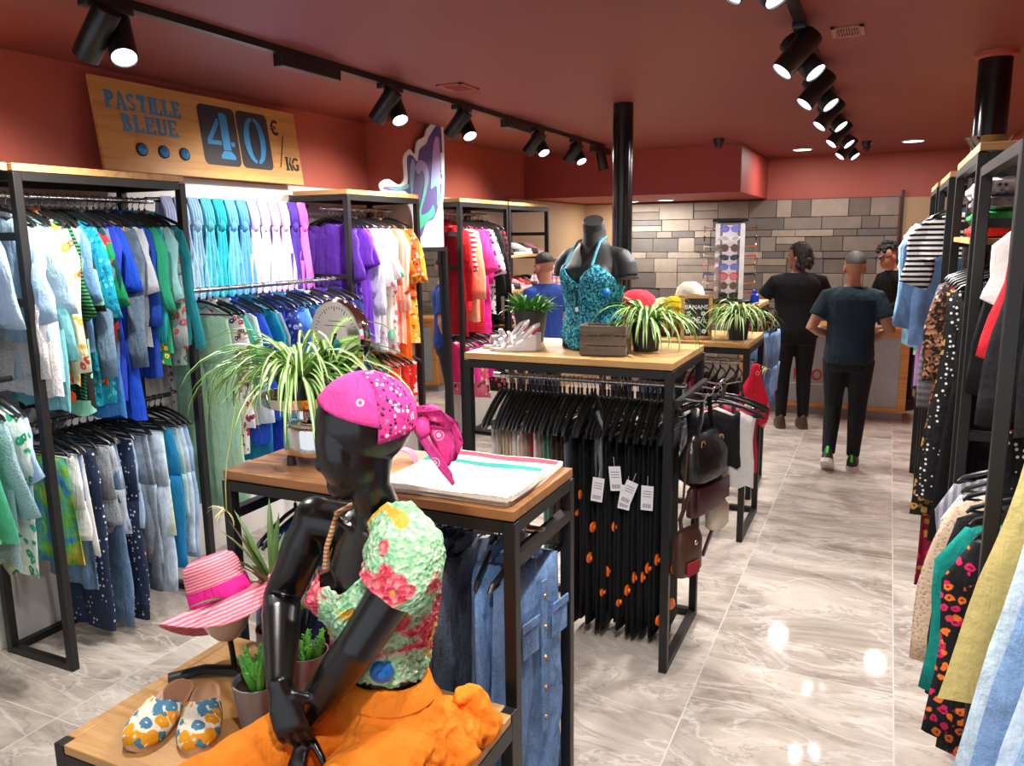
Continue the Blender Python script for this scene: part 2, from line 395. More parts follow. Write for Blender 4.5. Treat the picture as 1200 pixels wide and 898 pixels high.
def vent(x, y, w, d, label, lit):
    t = thing('air_vent', label, 'vent', (x, y, ZC))
    m = MB(); c = .018
    m.b2((-w / 2, -d / 2, -.008), (w / 2, -d / 2 + c, 0)); m.b2((-w / 2, d / 2 - c, -.008), (w / 2, d / 2, 0))
    m.b2((-w / 2, -d / 2, -.008), (-w / 2 + c, d / 2, 0)); m.b2((w / 2 - c, -d / 2, -.008), (w / 2, d / 2, 0))
    m.build('frame', lit, t, smooth=0)
    g = MB(); g.b2((-w / 2 + c, -d / 2 + c, -.001), (w / 2 - c, d / 2 - c, -.0005), 1)
    k = 9
    for i in range(k): g.box((-w / 2 + c + (i + .5) * (w - 2 * c) / k, 0, -.005), (.004, d - 2 * c, .008))
    g.box((0, 0, -.005), (w - 2 * c, .005, .008))
    g.build('grille', [lit, plain('vent dark', '#2c1a18', .8)], t, smooth=0)
vent(-.22, 3.92, .13, .19, 'small square air vent in the ceiling beside the aisle track', plain('pinkish vent metal', '#a8726a', .5))
vent(-2.30, 4.25, .16, .22, 'red painted air vent in the ceiling beyond the left track', RED)
def sensor(x, y, z, label, r=.05):
    t = thing('dome_camera', label, 'camera', (x, y, z))
    MB().lathe([(r, 0), (r, -.03), (r * .8, -.045)], n=24).build('base', SATIN, t)
    MB().lathe([(r * .72, -.04), (r * .66, -.065), (r * .4, -.085), (.003, -.092)], n=24).build('dome', plain('smoked dome', '#08080a', .1), t)
sensor(-1.46, 7.62, ZC, 'small black dome camera on the ceiling in front of the soffit')
sensor(-.26, 8.62, ZC, 'black smoke detector on the ceiling behind the last aisle spotlight')
t = thing('wall_sensor', 'slim white rounded sensor tube high on the pillar above the graffiti', 'sensor', (-3.235, 5.66, 2.42))
MB().tube([(0, 0, -.085), (0, 0, -.08), (0, 0, .08), (0, 0, .085)], [.015, .022, .022, .015], 14).build('housing', PAPER, t)
MB().lathe([(.023, -.05), (.023, -.06)], n=14).build('seam_ring', plain('pale grey plastic', '#b9b6b6', .5), t)
# ------------------------------------------------------------------ clothes racks
def rack(name, label, x0, x1, y0, y1, H, rails, board=None, mids=(), cat='clothes rack', open_side=None, axis='Y', base=None, shelves=(), group=None, skip_board_thick=.03):
    """black square-tube frame; x0..x1, y0..y1 outer size; rails = [(pos across, z)] run along axis"""
    cx, cy = (x0 + x1) / 2, (y0 + y1) / 2; w, d = x1 - x0, y1 - y0; s = .036
    t = thing(name, label, cat, (cx, cy, 0), 0, group)
    for ix in (-1, 1):
        for iy in (-1, 1):
            px, py = ix * (w / 2 - s / 2), iy * (d / 2 - s / 2)
            MB().b2((px - s / 2, py - s / 2, 0), (px + s / 2, py + s / 2, H - .004), bev=.003).build('post', BLACK, t, smooth=0)
    def bar(a, b): MB().b2(a, b).build('frame_bar', BLACK, t, smooth=0)
    for iy in (-1, 1):      # bars along x at the ends
        py = iy * (d / 2 - s / 2)
        for z in [H - s] + list(mids if axis == 'Y' else ()) + [.0]:
            if z == 0 and axis == 'X': 
                if iy < 0: continue
            bar((-w / 2 + s, py - s / 2 + .001, z), (w / 2 - s, py + s / 2 - .001, z + s - .003))
    for ix in (-1, 1):      # bars along y
        px = ix * (w / 2 - s / 2)
        for z in [H - s] + list(mids if axis == 'X' else ()) + [.0]:
            if z == 0 and axis == 'Y' and ix == open_side: continue
            bar((px - s / 2 + .001, -d / 2 + s, z), (px + s / 2 - .001, d / 2 - s, z + s - .003))
    for (p, z) in rails:
        if axis == 'Y': MB().rod((p - cx, -d / 2 + .01, z), (p - cx, d / 2 - .01, z), .0125, n=12).build('hanging_rail', STEEL if z != 1.07 else BLACK, t)
        else: MB().rod((-w / 2 + .01, p - cy, z), (w / 2 - .01, p - cy, z), .0125, n=12).build('hanging_rail', STEEL, t)
    if board: MB().b2((-w / 2 + .004, -d / 2 + .004, H), (w / 2 - .004, d / 2 - .004, H + skip_board_thick), bev=.003).build('top_board', board, t, smooth=0)
    for z in shelves:
        MB().b2((-w / 2 + .01, -d / 2 + .01, z), (w / 2 - .01, d / 2 - .01, z + .022), bev=.002).build('shelf', board, t, smooth=0)
        for iy in (-1, 1): bar((-w / 2 + s, iy * (d / 2 - s / 2) - .012, z - .026), (w / 2 - s, iy * (d / 2 - s / 2) + .012, z))
    return t
FX, BX = -3.12, -3.56
rack('clothes_rack', 'tall black two-rail clothes rack of blue shirts over jeans, pine top', BX, FX, 2.11, 2.97, 2.13, [(-3.34, 2.045), (-3.34, 1.07)], OAK, (1.595, 1.86), open_side=1)
rack('clothes_rack', 'tall black clothes rack of purple, white and orange tops beside the scarves', BX, FX, 4.27, 5.14, 2.13, [(-3.34, 2.045), (-3.34, 1.07)], OAK, (1.595,), open_side=1)
rack('clothes_rack', 'tall black clothes rack of red and pink tops beyond the graffiti pillar', BX, FX, 5.76, 6.66, 2.13, [(-3.34, 2.045), (-3.34, 1.07)], OAK, (1.595, 1.86), open_side=1)
rack('shoe_rack', 'black shoe rack with pine shelves at the end of the left wall', BX, FX, 6.68, 7.62, 2.13, [], OAK, (1.86,), 'shelf', shelves=(1.02, 1.34, 1.66))
# rails between two racks: one for the scarves, one for clothes
def wall_rail(label, x, y0, y1, z, mat):
    t = thing('wall_rail', label, 'rail', (x, y0, z))
    MB().rod((0, 0, 0), (0, y1 - y0, 0), .0125, n=12).build('rail_tube', mat, t)
    for y in (.02, y1 - y0 - .02):
        MB().rod((0, y, 0), (XW + .013 - x, y, 0), .008, n=8).build('bracket', SATIN, t)
wall_rail('high black rail holding a row of knotted scarves', -3.42, 2.99, 4.25, 2.06, SATIN)
wall_rail('bright steel rail of hanging clothes below the knotted scarves', -3.20, 2.98, 4.26, 1.60, STEEL)
wall_rail('short high black rail of sweaters at the left picture edge', -3.34, 1.25, 2.10, 2.04, SATIN)
wall_rail('black rail of green clothes at the left picture edge', -3.27, 1.25, 2.10, 1.30, SATIN)
t = thing('wall_shelf', 'pine shelf board continuing the rack top at the left picture edge', 'shelf', (-3.36, 1.66, 2.13))
MB().b2((-.25, -.44, 0), (.22, .445, .03), bev=.003).build('board', OAK, t, smooth=0); MB().b2((-.25, -.40, -.035), (.2, -.37, 0)).build('bracket', BLACK, t, smooth=0); MB().b2((-.25, .38, -.035), (.2, .41, 0)).build('bracket', BLACK, t, smooth=0)
# right side of the aisle
RX = .27
rack('clothes_rack', 'tall open black clothes rack with leopard print top, nearest on the right', RX, RX + .44, 2.32, 3.30, 2.07, [(RX + .30, 1.99), (RX + .20, 1.13)], None, (1.10,), open_side=-1)
rack('clothes_rack', 'tall black clothes rack with dotted dress and pine top on the right', RX - .005, RX + .435, 3.39, 4.45, 2.13, [(RX + .18, 1.75)], OAK, (1.86,), open_side=-1, shelves=(1.80,))
rack('clothes_rack', 'tall black clothes rack with striped sweater, right of the aisle, behind the dotted dress', RX - .01, RX + .43, 4.91, 5.84, 2.13, [(RX + .13, 2.045)], OAK, (1.86,), open_side=-1)
rack('clothes_rack', 'farthest tall black clothes rack on the right, next to the counter', RX - .02, RX + .42, 5.92, 6.80, 2.13, [(RX + .22, 2.045)], OAK, (1.86,), open_side=-1)
rack('clothes_rack', 'low black clothes rack of denim at the right picture edge', RX + .255, RX + .69, 1.15, 2.26, 1.72, [(RX + .285, 1.64)], None, (), open_side=-1)

# ------------------------------------------------------------------ hangers and clothes
def hanger_meshes():
    m = MB()
    arm = [(-.205, 0, -.128), (-.19, 0, -.112), (-.12, 0, -.083), (-.05, 0, -.062), (0, 0, -.055), (.05, 0, -.062), (.12, 0, -.083), (.19, 0, -.112), (.205, 0, -.128)]
    m.tube(arm, [(.005, .006)] + [(.008, .007)] * 7 + [(.005, .006)], 6, ref=(0, 0, 1)); m.rod((-.195, 0, -.122), (.195, 0, -.122), .0045, n=6)
    m.rod((0, 0, -.058), (0, 0, -.035), .006, n=6)
    o = m.build('hanger', SATIN); h = o.data; bpy.data.objects.remove(o)
    pts = [(.016 * cos(a), 0, .016 * sin(a) + .0) for a in [radians(x) for x in (200, 165, 130, 95, 60, 25, -10, -45, -70)]] + [(.0, 0, -.022), (0, 0, -.045)]
    o = MB().tube(pts, .0022, 5).build('hook', STEEL); k = o.data; bpy.data.objects.remove(o)
    o = MB().lathe([(.002, -.006), (.024, -.005), (.027, 0), (.024, .005), (.012, .008), (.010, .015), (.003, .017)], n=18).build('security_tag', ORANGE); g = o.data; bpy.data.objects.remove(o)
    m = MB(); m.box((0, 0, -.045), (.042, .0012, .085), 0); 
    for i in range(7): m.box((-.014 + i * .0045, -.001, -.072), (.0016 + .0012 * (i % 2), .0006, .014), 1)
    for i in range(3): m.box((0, -.001, -.022 - i * .009), (.03, .0006, .002), 1)
    m.rod((0, 0, -.004), (0, 0, .03), .0006, n=4)
    o = m.build('price_tag', [PAPER, plain('grey print', '#6d6d72', .8)], smooth=0); p = o.data; bpy.data.objects.remove(o)
    m = MB(); arm = [(-.215, 0, -.215), (-.195, 0, -.195), (-.10, 0, -.125), (-.03, 0, -.085), (0, 0, -.078), (.03, 0, -.085), (.10, 0, -.125), (.195, 0, -.195), (.215, 0, -.215)]
    m.tube(arm, [(.008, .006)] + [(.014, .0085)] * 7 + [(.008, .006)], 8, ref=(0, 0, 1)); m.rod((-.2, 0, -.205), (.2, 0, -.205), .006, n=6); m.rod((0, 0, -.085), (0, 0, -.035), .006, n=6)
    o = m.build('hanger', SATIN); h2 = o.data; bpy.data.objects.remove(o)
    return h, k, g, p, h2
HANGER, HOOK, SECTAG, PTAG, HANGER2 = hanger_meshes()

def g_top(m, rr, w=.42, L=.64, sl=.22, th=.028, flare=1.0, neck=.07, fold=.012, nc=11, nr=10, swing=0, drop=0):
    hw = w / 2; ph = rr.uniform(0, 6); kf = rr.uniform(1.6, 3.0); z0 = -.062; slope = .38
    rings = []; hemj = [rr.uniform(-.012, .012) for _ in range(nc)]
    for i in range(nr + 1):
        v = i / nr; fr = []; bk = []
        for j in range(nc):
            u = -1 + 2 * j / (nc - 1)
            zt = z0 - slope * abs(u) * hw - (0.03 if abs(u) * hw < neck * .8 else 0)
            z = lerp(zt, -L + hemj[j] - drop * abs(u) ** 2 * .5, v)
            ww = hw * (1 + (flare - 1) * v) * (1 - .06 * sin(pi * min(1, v * 1.6)))
            x = u * ww
            t = th * .5 * (1 - abs(u) ** 5) * (.55 + .45 * sin(pi * min(1, .15 + v)))
            f = fold * v * sin(kf * pi * u + ph + v * 1.2) + swing * v * v + .4 * fold * sin(7 * u + 9 * v + ph) * v
            fr.append((x, f - t - .001, z)); bk.append((x, f + t + .001, z))
        rings.append(fr + bk[::-1])
    m.rings(rings, 0, cap=False)
    n = 2 * nc; o = len(m.v) - n * (nr + 1)
    for j in range(nc - 1): m.f.append((o + j, o + n - 1 - j, o + n - 2 - j, o + j + 1)); m.mi.append(0)
    if sl > 0:
        for sx in (-1, 1):
            ang = rr.uniform(.10, .30) if sl < .35 else rr.uniform(.02, .14); fy = rr.uniform(-.16, .06) * (1 if sx > 0 else .5)
            a = Vector((sx * hw * .86, 0, z0 - slope * hw * .86 - .055)); d = Vector((sx * sin(ang), fy, -cos(ang)))
            pts = [a + Vector((-sx * .03, 0, .03))]; rad = [(.062, .014)]
            k = 6
            for q in range(1, k + 1):
                v = q / k; pts.append(a + d * sl * v + Vector((sx * .012 * sin(v * 5 + ph), -.012 * sin(v * 4), 0))); rad.append((lerp(.078, .056 if sl > .35 else .074, v) + .005 * sin(v * 8 + ph), lerp(.016, .015, v) + .005 * sin(v * 11 + ph)))
            m.tube(pts, rad, 10, ref=(1, 0, 0))
def g_legs(m, rr, w=.38, L=.95, leg=.19, th=.03, flare=1.0, top=-.135, gap=.0, short=False):
    hw = w / 2; ph = rr.uniform(0, 6); cz = top - .27 if not short else top - .24
    def ring(cx, a, z, t, k=14):
        r = []
        for q in range(k):
            an = 2 * pi * q / k; c, s = cos(an), sin(an)
            r.append((cx + a * (abs(c) ** .6) * (1 if c > 0 else -1), t * (abs(s) ** .8) * (1 if s > 0 else -1) + .006 * sin(cx * 30 + z * 14 + ph), z))
        return r
    m.rings([ring(0, hw * .96, top, th * .45), ring(0, hw, top - .03, th * .5), ring(0, hw * 1.08, top - .12, th * .62), ring(0, hw * 1.12, cz, th * .6)])
    for sx in (-1, 1):
        rs = []
        for q in range(8):
            v = q / 7; z = lerp(cz + .03, -L, v); a = lerp(hw * .56, leg / 2 * flare, sm(v)); cx = sx * lerp(hw * .56, hw * .56 + gap * v, v)
            rs.append([(x + .005 * sin(6 * v + ph), y, zz) for x, y, zz in ring(cx, a, z, th * .5)])
        m.rings(rs)
def g_skirt(m, rr, w=.36, L=.6, flare=1.3, th=.04, top=-.135, fold=.014):
    nc, nr = 13, 8; rings = []; ph = rr.uniform(0, 6); kf = rr.uniform(2.5, 4)
    for i in range(nr + 1):
        v = i / nr; fr = []; bk = []
        for j in range(nc):
            u = -1 + 2 * j / (nc - 1); x = u * w / 2 * (1 + (flare - 1) * v); z = lerp(top, -L, v)
            t = th * .5 * (1 - abs(u) ** 4) * (.5 + .5 * v); f = fold * v * sin(kf * pi * u + ph)
            fr.append((x, f - t - .001, z)); bk.append((x, f * .4 + t + .001, z))
        rings.append(fr + bk[::-1])
    m.rings(rings, 0, cap=True)
def g_fold(m, rr, w=.24, L=.9, th=.03, top=-.20):
    """trousers folded lengthwise and hung over the hanger's bar"""
    k = 12; ph = rr.uniform(0, 6); rs = []
    for q in range(8):
        v = q / 7; z = lerp(top, -L, v); a = w / 2 * (1 - .1 * v + .02 * sin(5 * v + ph))
        rs.append([(a * cos(2 * pi * i / k) + .012 * sin(3 * v + ph), (th / 2 * (.4 + .6 * min(1, v * 4))) * sin(2 * pi * i / k) + .006 * sin(4 * v + ph), z) for i in range(k)])
    m.rings(rs)

KIND = {  # garment kinds: builder and default size
 'tee': (g_top, dict(w=.44, L=.66, sl=.2)), 'shirt': (g_top, dict(w=.44, L=.72, sl=.52)), 'blouse': (g_top, dict(w=.42, L=.62, sl=.34, flare=1.12)),
 'jacket': (g_top, dict(w=.46, L=.66, sl=.55, th=.055)), 'top': (g_top, dict(w=.34, L=.52, sl=0, neck=.1)), 'dress': (g_top, dict(w=.38, L=1.02, sl=.0, flare=1.25, neck=.1)),
 'tunic': (g_top, dict(w=.44, L=.82, sl=.4, flare=1.1)), 'sweater': (g_top, dict(w=.48, L=.64, sl=.52, th=.05)), 'coat': (g_top, dict(w=.46, L=1.15, sl=.58, th=.06, flare=1.12)),
 'jeans': (g_legs, dict(w=.36, L=1.0)), 'trousers': (g_legs, dict(w=.36, L=1.0, leg=.2)), 'shorts': (g_legs, dict(w=.37, L=.50, leg=.24, short=True)),
 'skirt': (g_skirt, dict(w=.36, L=.6)), 'folded_trousers': (g_fold, dict()), 'bikini': (g_top, dict(w=.26, L=.34, sl=0, neck=.11, th=.05))}
CATS = {'tee': 'tee shirt', 'folded_trousers': 'trousers', 'bikini': 'swimwear'}
NAMES = {'tee': 'tee_shirt', 'top': 'sleeveless_top', 'bikini': 'bikini_top'}
def garment(kind, desc, mat, pos, rz, where, rr, over=None, tag_side=-1, sec=None, ptag=False, group=None, extra=None):
    fn, kw = KIND[kind]; kw = dict(kw); kw.update(over or {}); m = MB(); fn(m, rr, **kw)
    nm = NAMES.get(kind, kind)
    o = m.build(nm, mat, None, pos, (0, 0, rz), smooth=180)
    tag(o, f'{desc} {where}', CATS.get(kind, kind), group)
    h = put('hanger', HANGER2 if kind == 'folded_trousers' else HANGER, o); put('hook', HOOK, h)
    if kind in ('shirt', 'jacket', 'coat'):
        c = MB(); a = .062
        c.tube([(a * cos(t), .016 * sin(t) , -.062 - .012 * sin(t * 2) ** 2) for t in [radians(x) for x in range(0, 361, 30)]], [(.020, .006)] * 13, 6, ref=(0, 0, 1)).build('collar', mat, o)
    L = kw.get('L', .7)
    if sec: put('security_tag', SECTAG, o, (sec[0], tag_side * .045, -L + sec[1]), (tag_side * -pi / 2, 0, rr.uniform(-.6, .6)))
    if ptag: put('price_tag', PTAG, o, (rr.uniform(.05, .15), tag_side * .04, -.2 - rr.uniform(0, .1)), (0, rr.uniform(-.2, .2), 0 if tag_side < 0 else pi))
    return o
def fill(specs, a, b, rz, where, seed, tag_side=-1, jit=.1, group=None, end='near'):
    """hang the listed garments along the rail a -> b"""
    rr = random.Random(seed); n = len(specs); a, b = Vector(a), Vector(b)
    for i, sp in enumerate(specs):
        kind, desc, fab = sp[0], sp[1], sp[2]; over = sp[3] if len(sp) > 3 else {}
        over = dict(over); sec = over.pop('sec', None); pt = over.pop('pt', False); dz = over.pop('rz', 0)
        p = a.lerp(b, (i + .5) / n + rr.uniform(-.15, .15) / n)
        if 'swing' not in over and KIND[kind][0] is g_top: over['swing'] = rr.uniform(-.02, .02)
        over.setdefault('L', KIND[kind][1].get('L', .9) * rr.uniform(.94, 1.06))
        garment(kind, desc, fab if isinstance(fab, bpy.types.Material) else fabric(*fab), p, rz + rr.uniform(-jit, jit) + dz, where.format(ORD[i]), rr, over, tag_side, sec, pt, group)
F = lambda *a: a
DEN = lambda c: (c, 'denim')
# rack B, upper rail ------------------------------------------------
fill([
 ('blouse', 'light blue blouse', F('#a9c8e2'), dict(L=.6)), ('shirt', 'white blouse speckled with grey dots', F('#e8e6e6', 'dots', '#77777c', None, 3.0), dict(L=.84, sl=.56, flare=1.15)),
 ('tee', 'pale blue tee shirt', F('#b4d2e2'), dict(sl=.3, L=.78)), ('tunic', 'aqua tunic', F('#86cdd2'), dict(L=.9, sl=.5)),
 ('shirt', 'cream shirt with red and yellow flowers', F('#efdfc2', 'floral', '#d2543c', '#e0a83a', .8), dict(L=.8, sl=.56)), ('tee', 'mint, white, black patchwork tee shirt', F('#8fd6b4', 'patch', '#f0f0ea', '#242424'), dict(sl=.3, L=.94, sec=(.12, .08))),
 ('blouse', 'green and black striped blouse', F('#2f8a57', 'stripe', '#15201a', None, 4), dict(L=.86, sec=(.14, .1))), ('tee', 'faded denim blue tee shirt', F('#6a92c0'), dict(sl=.28)),
 ('tee', 'turquoise printed tee shirt', F('#1b97b4', 'floral', '#0d6a92', '#58c6d2', 1.4), dict(sl=.34, L=.92, sec=(.1, .06))), ('dress', 'mid blue dress', F('#3c7cc0'), dict(L=.98)),
 ('blouse', 'red and green patchwork blouse', F('#c9303a', 'patch', '#15854f', '#123f44', 1.6), dict(sl=.3)), ('shirt', 'grey blue denim shirt', DEN('#54748c'), dict(sl=.6, L=.86, sec=(.17, .05))),
 ('tee', 'royal blue tee shirt', F('#2b3fb4'), dict(sl=.28, L=.9)), ('dress', 'royal blue long dress', F('#1d4cc2'), dict(L=1.02, sl=.25)),
 ('top', 'brown leopard sleeveless top', F('#7c5a34', 'leopard', '#a98450', '#1e140c'), dict(L=.7)), ('shirt', 'dark denim shirt', DEN('#42596e'), dict(sl=.58, L=.78, sec=(.17, .06))),
 ('tee', 'pale grey tee shirt', F('#b9bfc8'), dict(sl=.25)), ('shirt', 'cobalt blue shirt', F('#1d46a8'), dict(sl=.4, L=.84)), ('tunic', 'jade green tunic', F('#2fa27a'), dict(sl=.34, L=.72)),
 ('blouse', 'green leaf print blouse', F('#1d7d4c', 'floral', '#d3c23f', '#0c3c2c', 1.2), dict(L=.78, sec=(.1, .07))), ('shirt', 'turquoise shirt', F('#18a0ac'), dict(sl=.48)), ('tee', 'pale aqua tee shirt', F('#9ad6dc'), dict(sl=.3)),
 ('shirt', 'sheer pink and grey flowered shirt', F('#9aa6a2', 'floral', '#b8484c', '#46705e', .9), dict(L=.8)), ('shirt', 'teal shirt', F('#2794a4'), dict(sl=.54, L=.7))],
 (-3.34, 2.17, 2.045), (-3.34, 2.92, 2.045), 0, 'hung {0} on the rail over the jeans', 11, jit=.16)
# rack B, lower rail
STAR = ('#27344f', 'dots', '#d5dbe2', None, 1.1)
fill([
 ('skirt', 'green, yellow and blue tie-dye skirt', F('#3f7cc0', 'dye', '#5fae4c', '#e3b23c'), dict(L=.62, flare=1.2)), ('shorts', 'white frilled shorts', F('#e6e4e4'), dict(L=.52)), ('skirt', 'white cotton skirt', F('#dcdcdc'), dict(L=.6)),
 ('skirt', 'blue denim skirt', DEN('#5b83b0'), dict(L=.76, flare=1.15)), ('jeans', 'dark star print jeans', F(*STAR), dict(L=1.0)), ('shorts', 'studded grey shorts', F('#8f959c', 'dots', '#3c4046', None, 2.5), dict(L=.5)),
 ('shorts', 'frayed pale denim shorts', DEN('#a9b3bd'), dict(L=.56)), ('jeans', 'mid blue patched jeans', DEN('#4d7399'), dict(L=1.02)), ('shorts', 'washed blue denim shorts', DEN('#7f9bbb'), dict(L=.54)), ('jeans', 'indigo jeans with pale stars', F(*STAR), dict(L=1.03)),
 ('shorts', 'light blue cut-off shorts', DEN('#8fabc8'), dict(L=.56)), ('jeans', 'pale slate jeans', DEN('#8795a8'), dict(L=.78, sec=(.12, .06))), ('jeans', 'charcoal grey jeans', DEN('#58636e'), dict(L=.92)), ('jeans', 'pale blue straight jeans', DEN('#b6c8dc'), dict(L=.96)),
 ('skirt', 'mint and sand tie-dye skirt', F('#a4dcc8', 'dye', '#cfe8dc', '#c9b48e'), dict(L=.66, flare=1.2)), ('trousers', 'bright blue trousers', F('#1a7ab0'), dict(L=.86)), ('trousers', 'faded aqua trousers', F('#a6c9cc'), dict(L=.6)), ('jeans', 'ice blue jeans', DEN('#b9cade'), dict(L=.8, sec=(.1, .05))),
 ('jeans', 'sky blue jeans', DEN('#8fb0d4'), dict(L=.84))],
 (-3.34, 2.19, 1.07), (-3.34, 2.92, 1.07), 0, 'hung {0} on the low rail under the blue shirts', 12, jit=.2)
# rack A
fill([('top', 'grey blue sleeveless top', F('#9db4c4'), dict(L=.55)), ('sweater', 'orange, grey and violet striped sweater', F('#8c948f', 'stripe', '#c4512c', None, 2.2), dict(L=.7, sl=.5)), ('sweater', 'pale striped sweater', F('#b9c3c6', 'stripe', '#7c6a90', None, 2), {}), ('blouse', 'light steel blue blouse', F('#a8c4da'), dict(L=.5))],
 (-3.34, 1.72, 2.04), (-3.34, 2.04, 2.04), 0, 'hung {0} on the high rail at the left edge', 13)
fill([('shirt', 'navy and white striped shirt', F('#dfe5ea', 'vstripe', '#22366a'), {}), ('tunic', 'sea green tunic', F('#14a084'), dict(L=.86)), ('shorts', 'white tie-dye denim shorts', F('#dfe6ea', 'dye', '#bcd6e6', '#9fc6b4'), dict(L=.95)), ('top', 'lime yellow sleeveless top', F('#dfe79a'), dict(L=.66, sl=.2)),
 ('trousers', 'long teal trousers', F('#109488'), dict(L=1.05)), ('tunic', 'mint green tunic', F('#7fcfae'), dict(L=.9)), ('dress', 'khaki dress with jade print', F('#c8b98a', 'floral', '#2a9a80', '#dfa060', .7), dict(L=1.0, sec=(.12, .1))),
 ('tunic', 'green gauze tunic', F('#5cc09a'), dict(L=.6, sl=.0, flare=1.2)), ('blouse', 'grey blue lace blouse', F('#9ab8c0', 'lace', '#6f98a2'), dict(L=.72)), ('tee', 'green leaf print tee shirt', F('#e4f0e6', 'floral', '#1fa070', '#2fb58a', .8), dict(L=.8, sec=(.12, .34))),
 ('tee', 'pale sky blue tee shirt', F('#aecbee'), dict(L=.5))],
 (-3.27, 1.42, 1.30), (-3.27, 2.07, 1.30), 0, 'hung {0} on the lower rail at the left edge', 14, jit=.15)
# clothes below the scarves
fill([('trousers', 'long pale green trousers', F('#a5cfae'), dict(L=1.15, leg=.26)), ('shirt', 'white shirt with red flowers', F('#e7e2e2', 'floral', '#b03048', '#2c3a66', 1.1), dict(L=.86)), ('blouse', 'aqua green blouse', F('#4fb8a8'), {}), ('shirt', 'white trimmed blue shirt', F('#cfdcea'), {}),
 ('shirt', 'bright blue shirt', F('#2450c8'), dict(L=.84)), ('dress', 'sea blue dress', F('#1d86b8'), dict(L=.96)), ('shirt', 'deep turquoise shirt', F('#128aa8'), {}), ('jacket', 'grey blue denim jacket', DEN('#6d8494'), {}), ('dress', 'cobalt blue dress', F('#1e3fb4'), dict(L=1.0)),
 ('shirt', 'indigo print shirt', F('#2a3a86', 'floral', '#7f93d0', '#c6cfe8', 1.4), {}), ('dress', 'ultramarine dress', F('#2a4fd0'), dict(L=1.05)), ('shirt', 'sky blue shirt', F('#5c9bd8'), {}), ('tunic', 'navy tunic', F('#1c2a5c'), {}), ('dress', 'cerulean satin dress', F('#1b8ccc'), dict(L=1.02)),
 ('shirt', 'blue and black checked shirt', F('#2b55b0', 'check', '#16224e', '#0f1838'), {}), ('shirt', 'pale grey shirt', F('#c5c9d4'), {}), ('tunic', 'violet blue tunic', F('#4a3fae'), {}), ('blouse', 'white and purple print blouse', F('#e0d8ea', 'floral', '#6a3fa8', '#3f2c80', 1.2), {}), ('shirt', 'royal purple shirt', F('#4a2f9c'), {}), ('top', 'pale yellow sleeveless top', F('#e6dfa0'), dict(L=.5)),
 ('tunic', 'blue violet patterned tunic', F('#3c348c', 'floral', '#8a6fd0', '#3f8ad0', 1.2), {}), ('shirt', 'dark indigo shirt', F('#232a66'), {})],
 (-3.20, 3.04, 1.60), (-3.20, 4.22, 1.60), 0, 'hung {0} on the steel rail under the scarves', 15, jit=.12)
# rack D
fill([('dress', 'deep purple dress', F('#5a2f9e'), dict(L=1.0, sl=.3)), ('dress', 'patterned violet dress', F('#4a3aa0', 'floral', '#8f7fd0', '#2c2270', 1.1), dict(L=.95)), ('tee', 'bright purple tee shirt', F('#7a3fc0'), dict(L=.72)), ('tee', 'purple tee shirt', F('#6a35b0'), dict(L=.86, sec=(.1, .06))), ('tunic', 'lilac white tunic', F('#cfc4e6'), dict(L=.9, sec=(.14, .14))),
 ('shirt', 'white shirt', F('#ece9f0'), dict(L=.8)), ('blouse', 'white blouse with blue and pink border', F('#ece6ea', 'floral', '#8fb0d8', '#d88fb0', .7), dict(L=.95)), ('tee', 'white tee shirt', F('#f0edf0'), dict(sl=.3)), ('tee', 'cream tee shirt with mint patch', F('#f0ead8', 'patch', '#f3efe6', '#7cc8b0', .6), dict(sl=.3, L=.9)),
 ('tunic', 'white and rose tunic', F('#efe2de', 'floral', '#e0788a', '#c85a62', .8), dict(L=1.0)), ('tee', 'coral tee shirt', F('#ee7a62'), dict(sl=.34, L=.9)), ('shirt', 'salmon striped shirt', F('#f2a48a', 'vstripe', '#f7dccb'), dict(L=.95)), ('tunic', 'orange tunic', F('#f0661c'), dict(L=1.05)),
 ('dress', 'bright orange dress', F('#f4781a'), dict(L=1.1, sl=.3)), ('blouse', 'yellow green print blouse', F('#d8b43a', 'floral', '#b85a20', '#f0e0a0', 1), dict(L=.95)), ('blouse', 'orange flowered blouse', F('#d8703c', 'floral', '#f2dcc0', '#8a3018', 1.4), dict(L=.62))],
 (-3.34, 4.34, 2.045), (-3.34, 5.09, 2.045), 0, 'hung {0} on the upper purple-to-orange rail', 16, jit=.14)
fill([('bikini', 'white bikini top', F('#e8e6e6'), {}), ('bikini', 'black and white bikini top', F('#202020', 'stripe', '#dddddd', None, 3), {}), ('top', 'rose pink top', F('#e88ca0'), dict(L=.36)), ('bikini', 'mustard yellow bikini top', F('#d9a43a'), {}), ('top', 'black top', F('#1d1c1e'), dict(L=.4)), ('top', 'white print top', F('#e6dcd8', 'floral', '#c8485a', '#404a78', 1.2), dict(L=.42)),
 ('bikini', 'salmon bikini top', F('#ee8468'), {}), ('top', 'coral red top', F('#e8502f'), dict(L=.44)), ('bikini', 'peach bikini top', F('#f2b090'), {}), ('top', 'tomato red top', F('#e03a28'), dict(L=.46)), ('top', 'red top with blue flowered hem', F('#d83028', 'floral', '#7fb4d8', '#e8e0e0', .8), dict(L=.5))],
 (-3.30, 4.36, 1.07), (-3.30, 5.06, 1.07), 0, 'hung {0} on the low rail below purple clothes', 17, jit=.2)
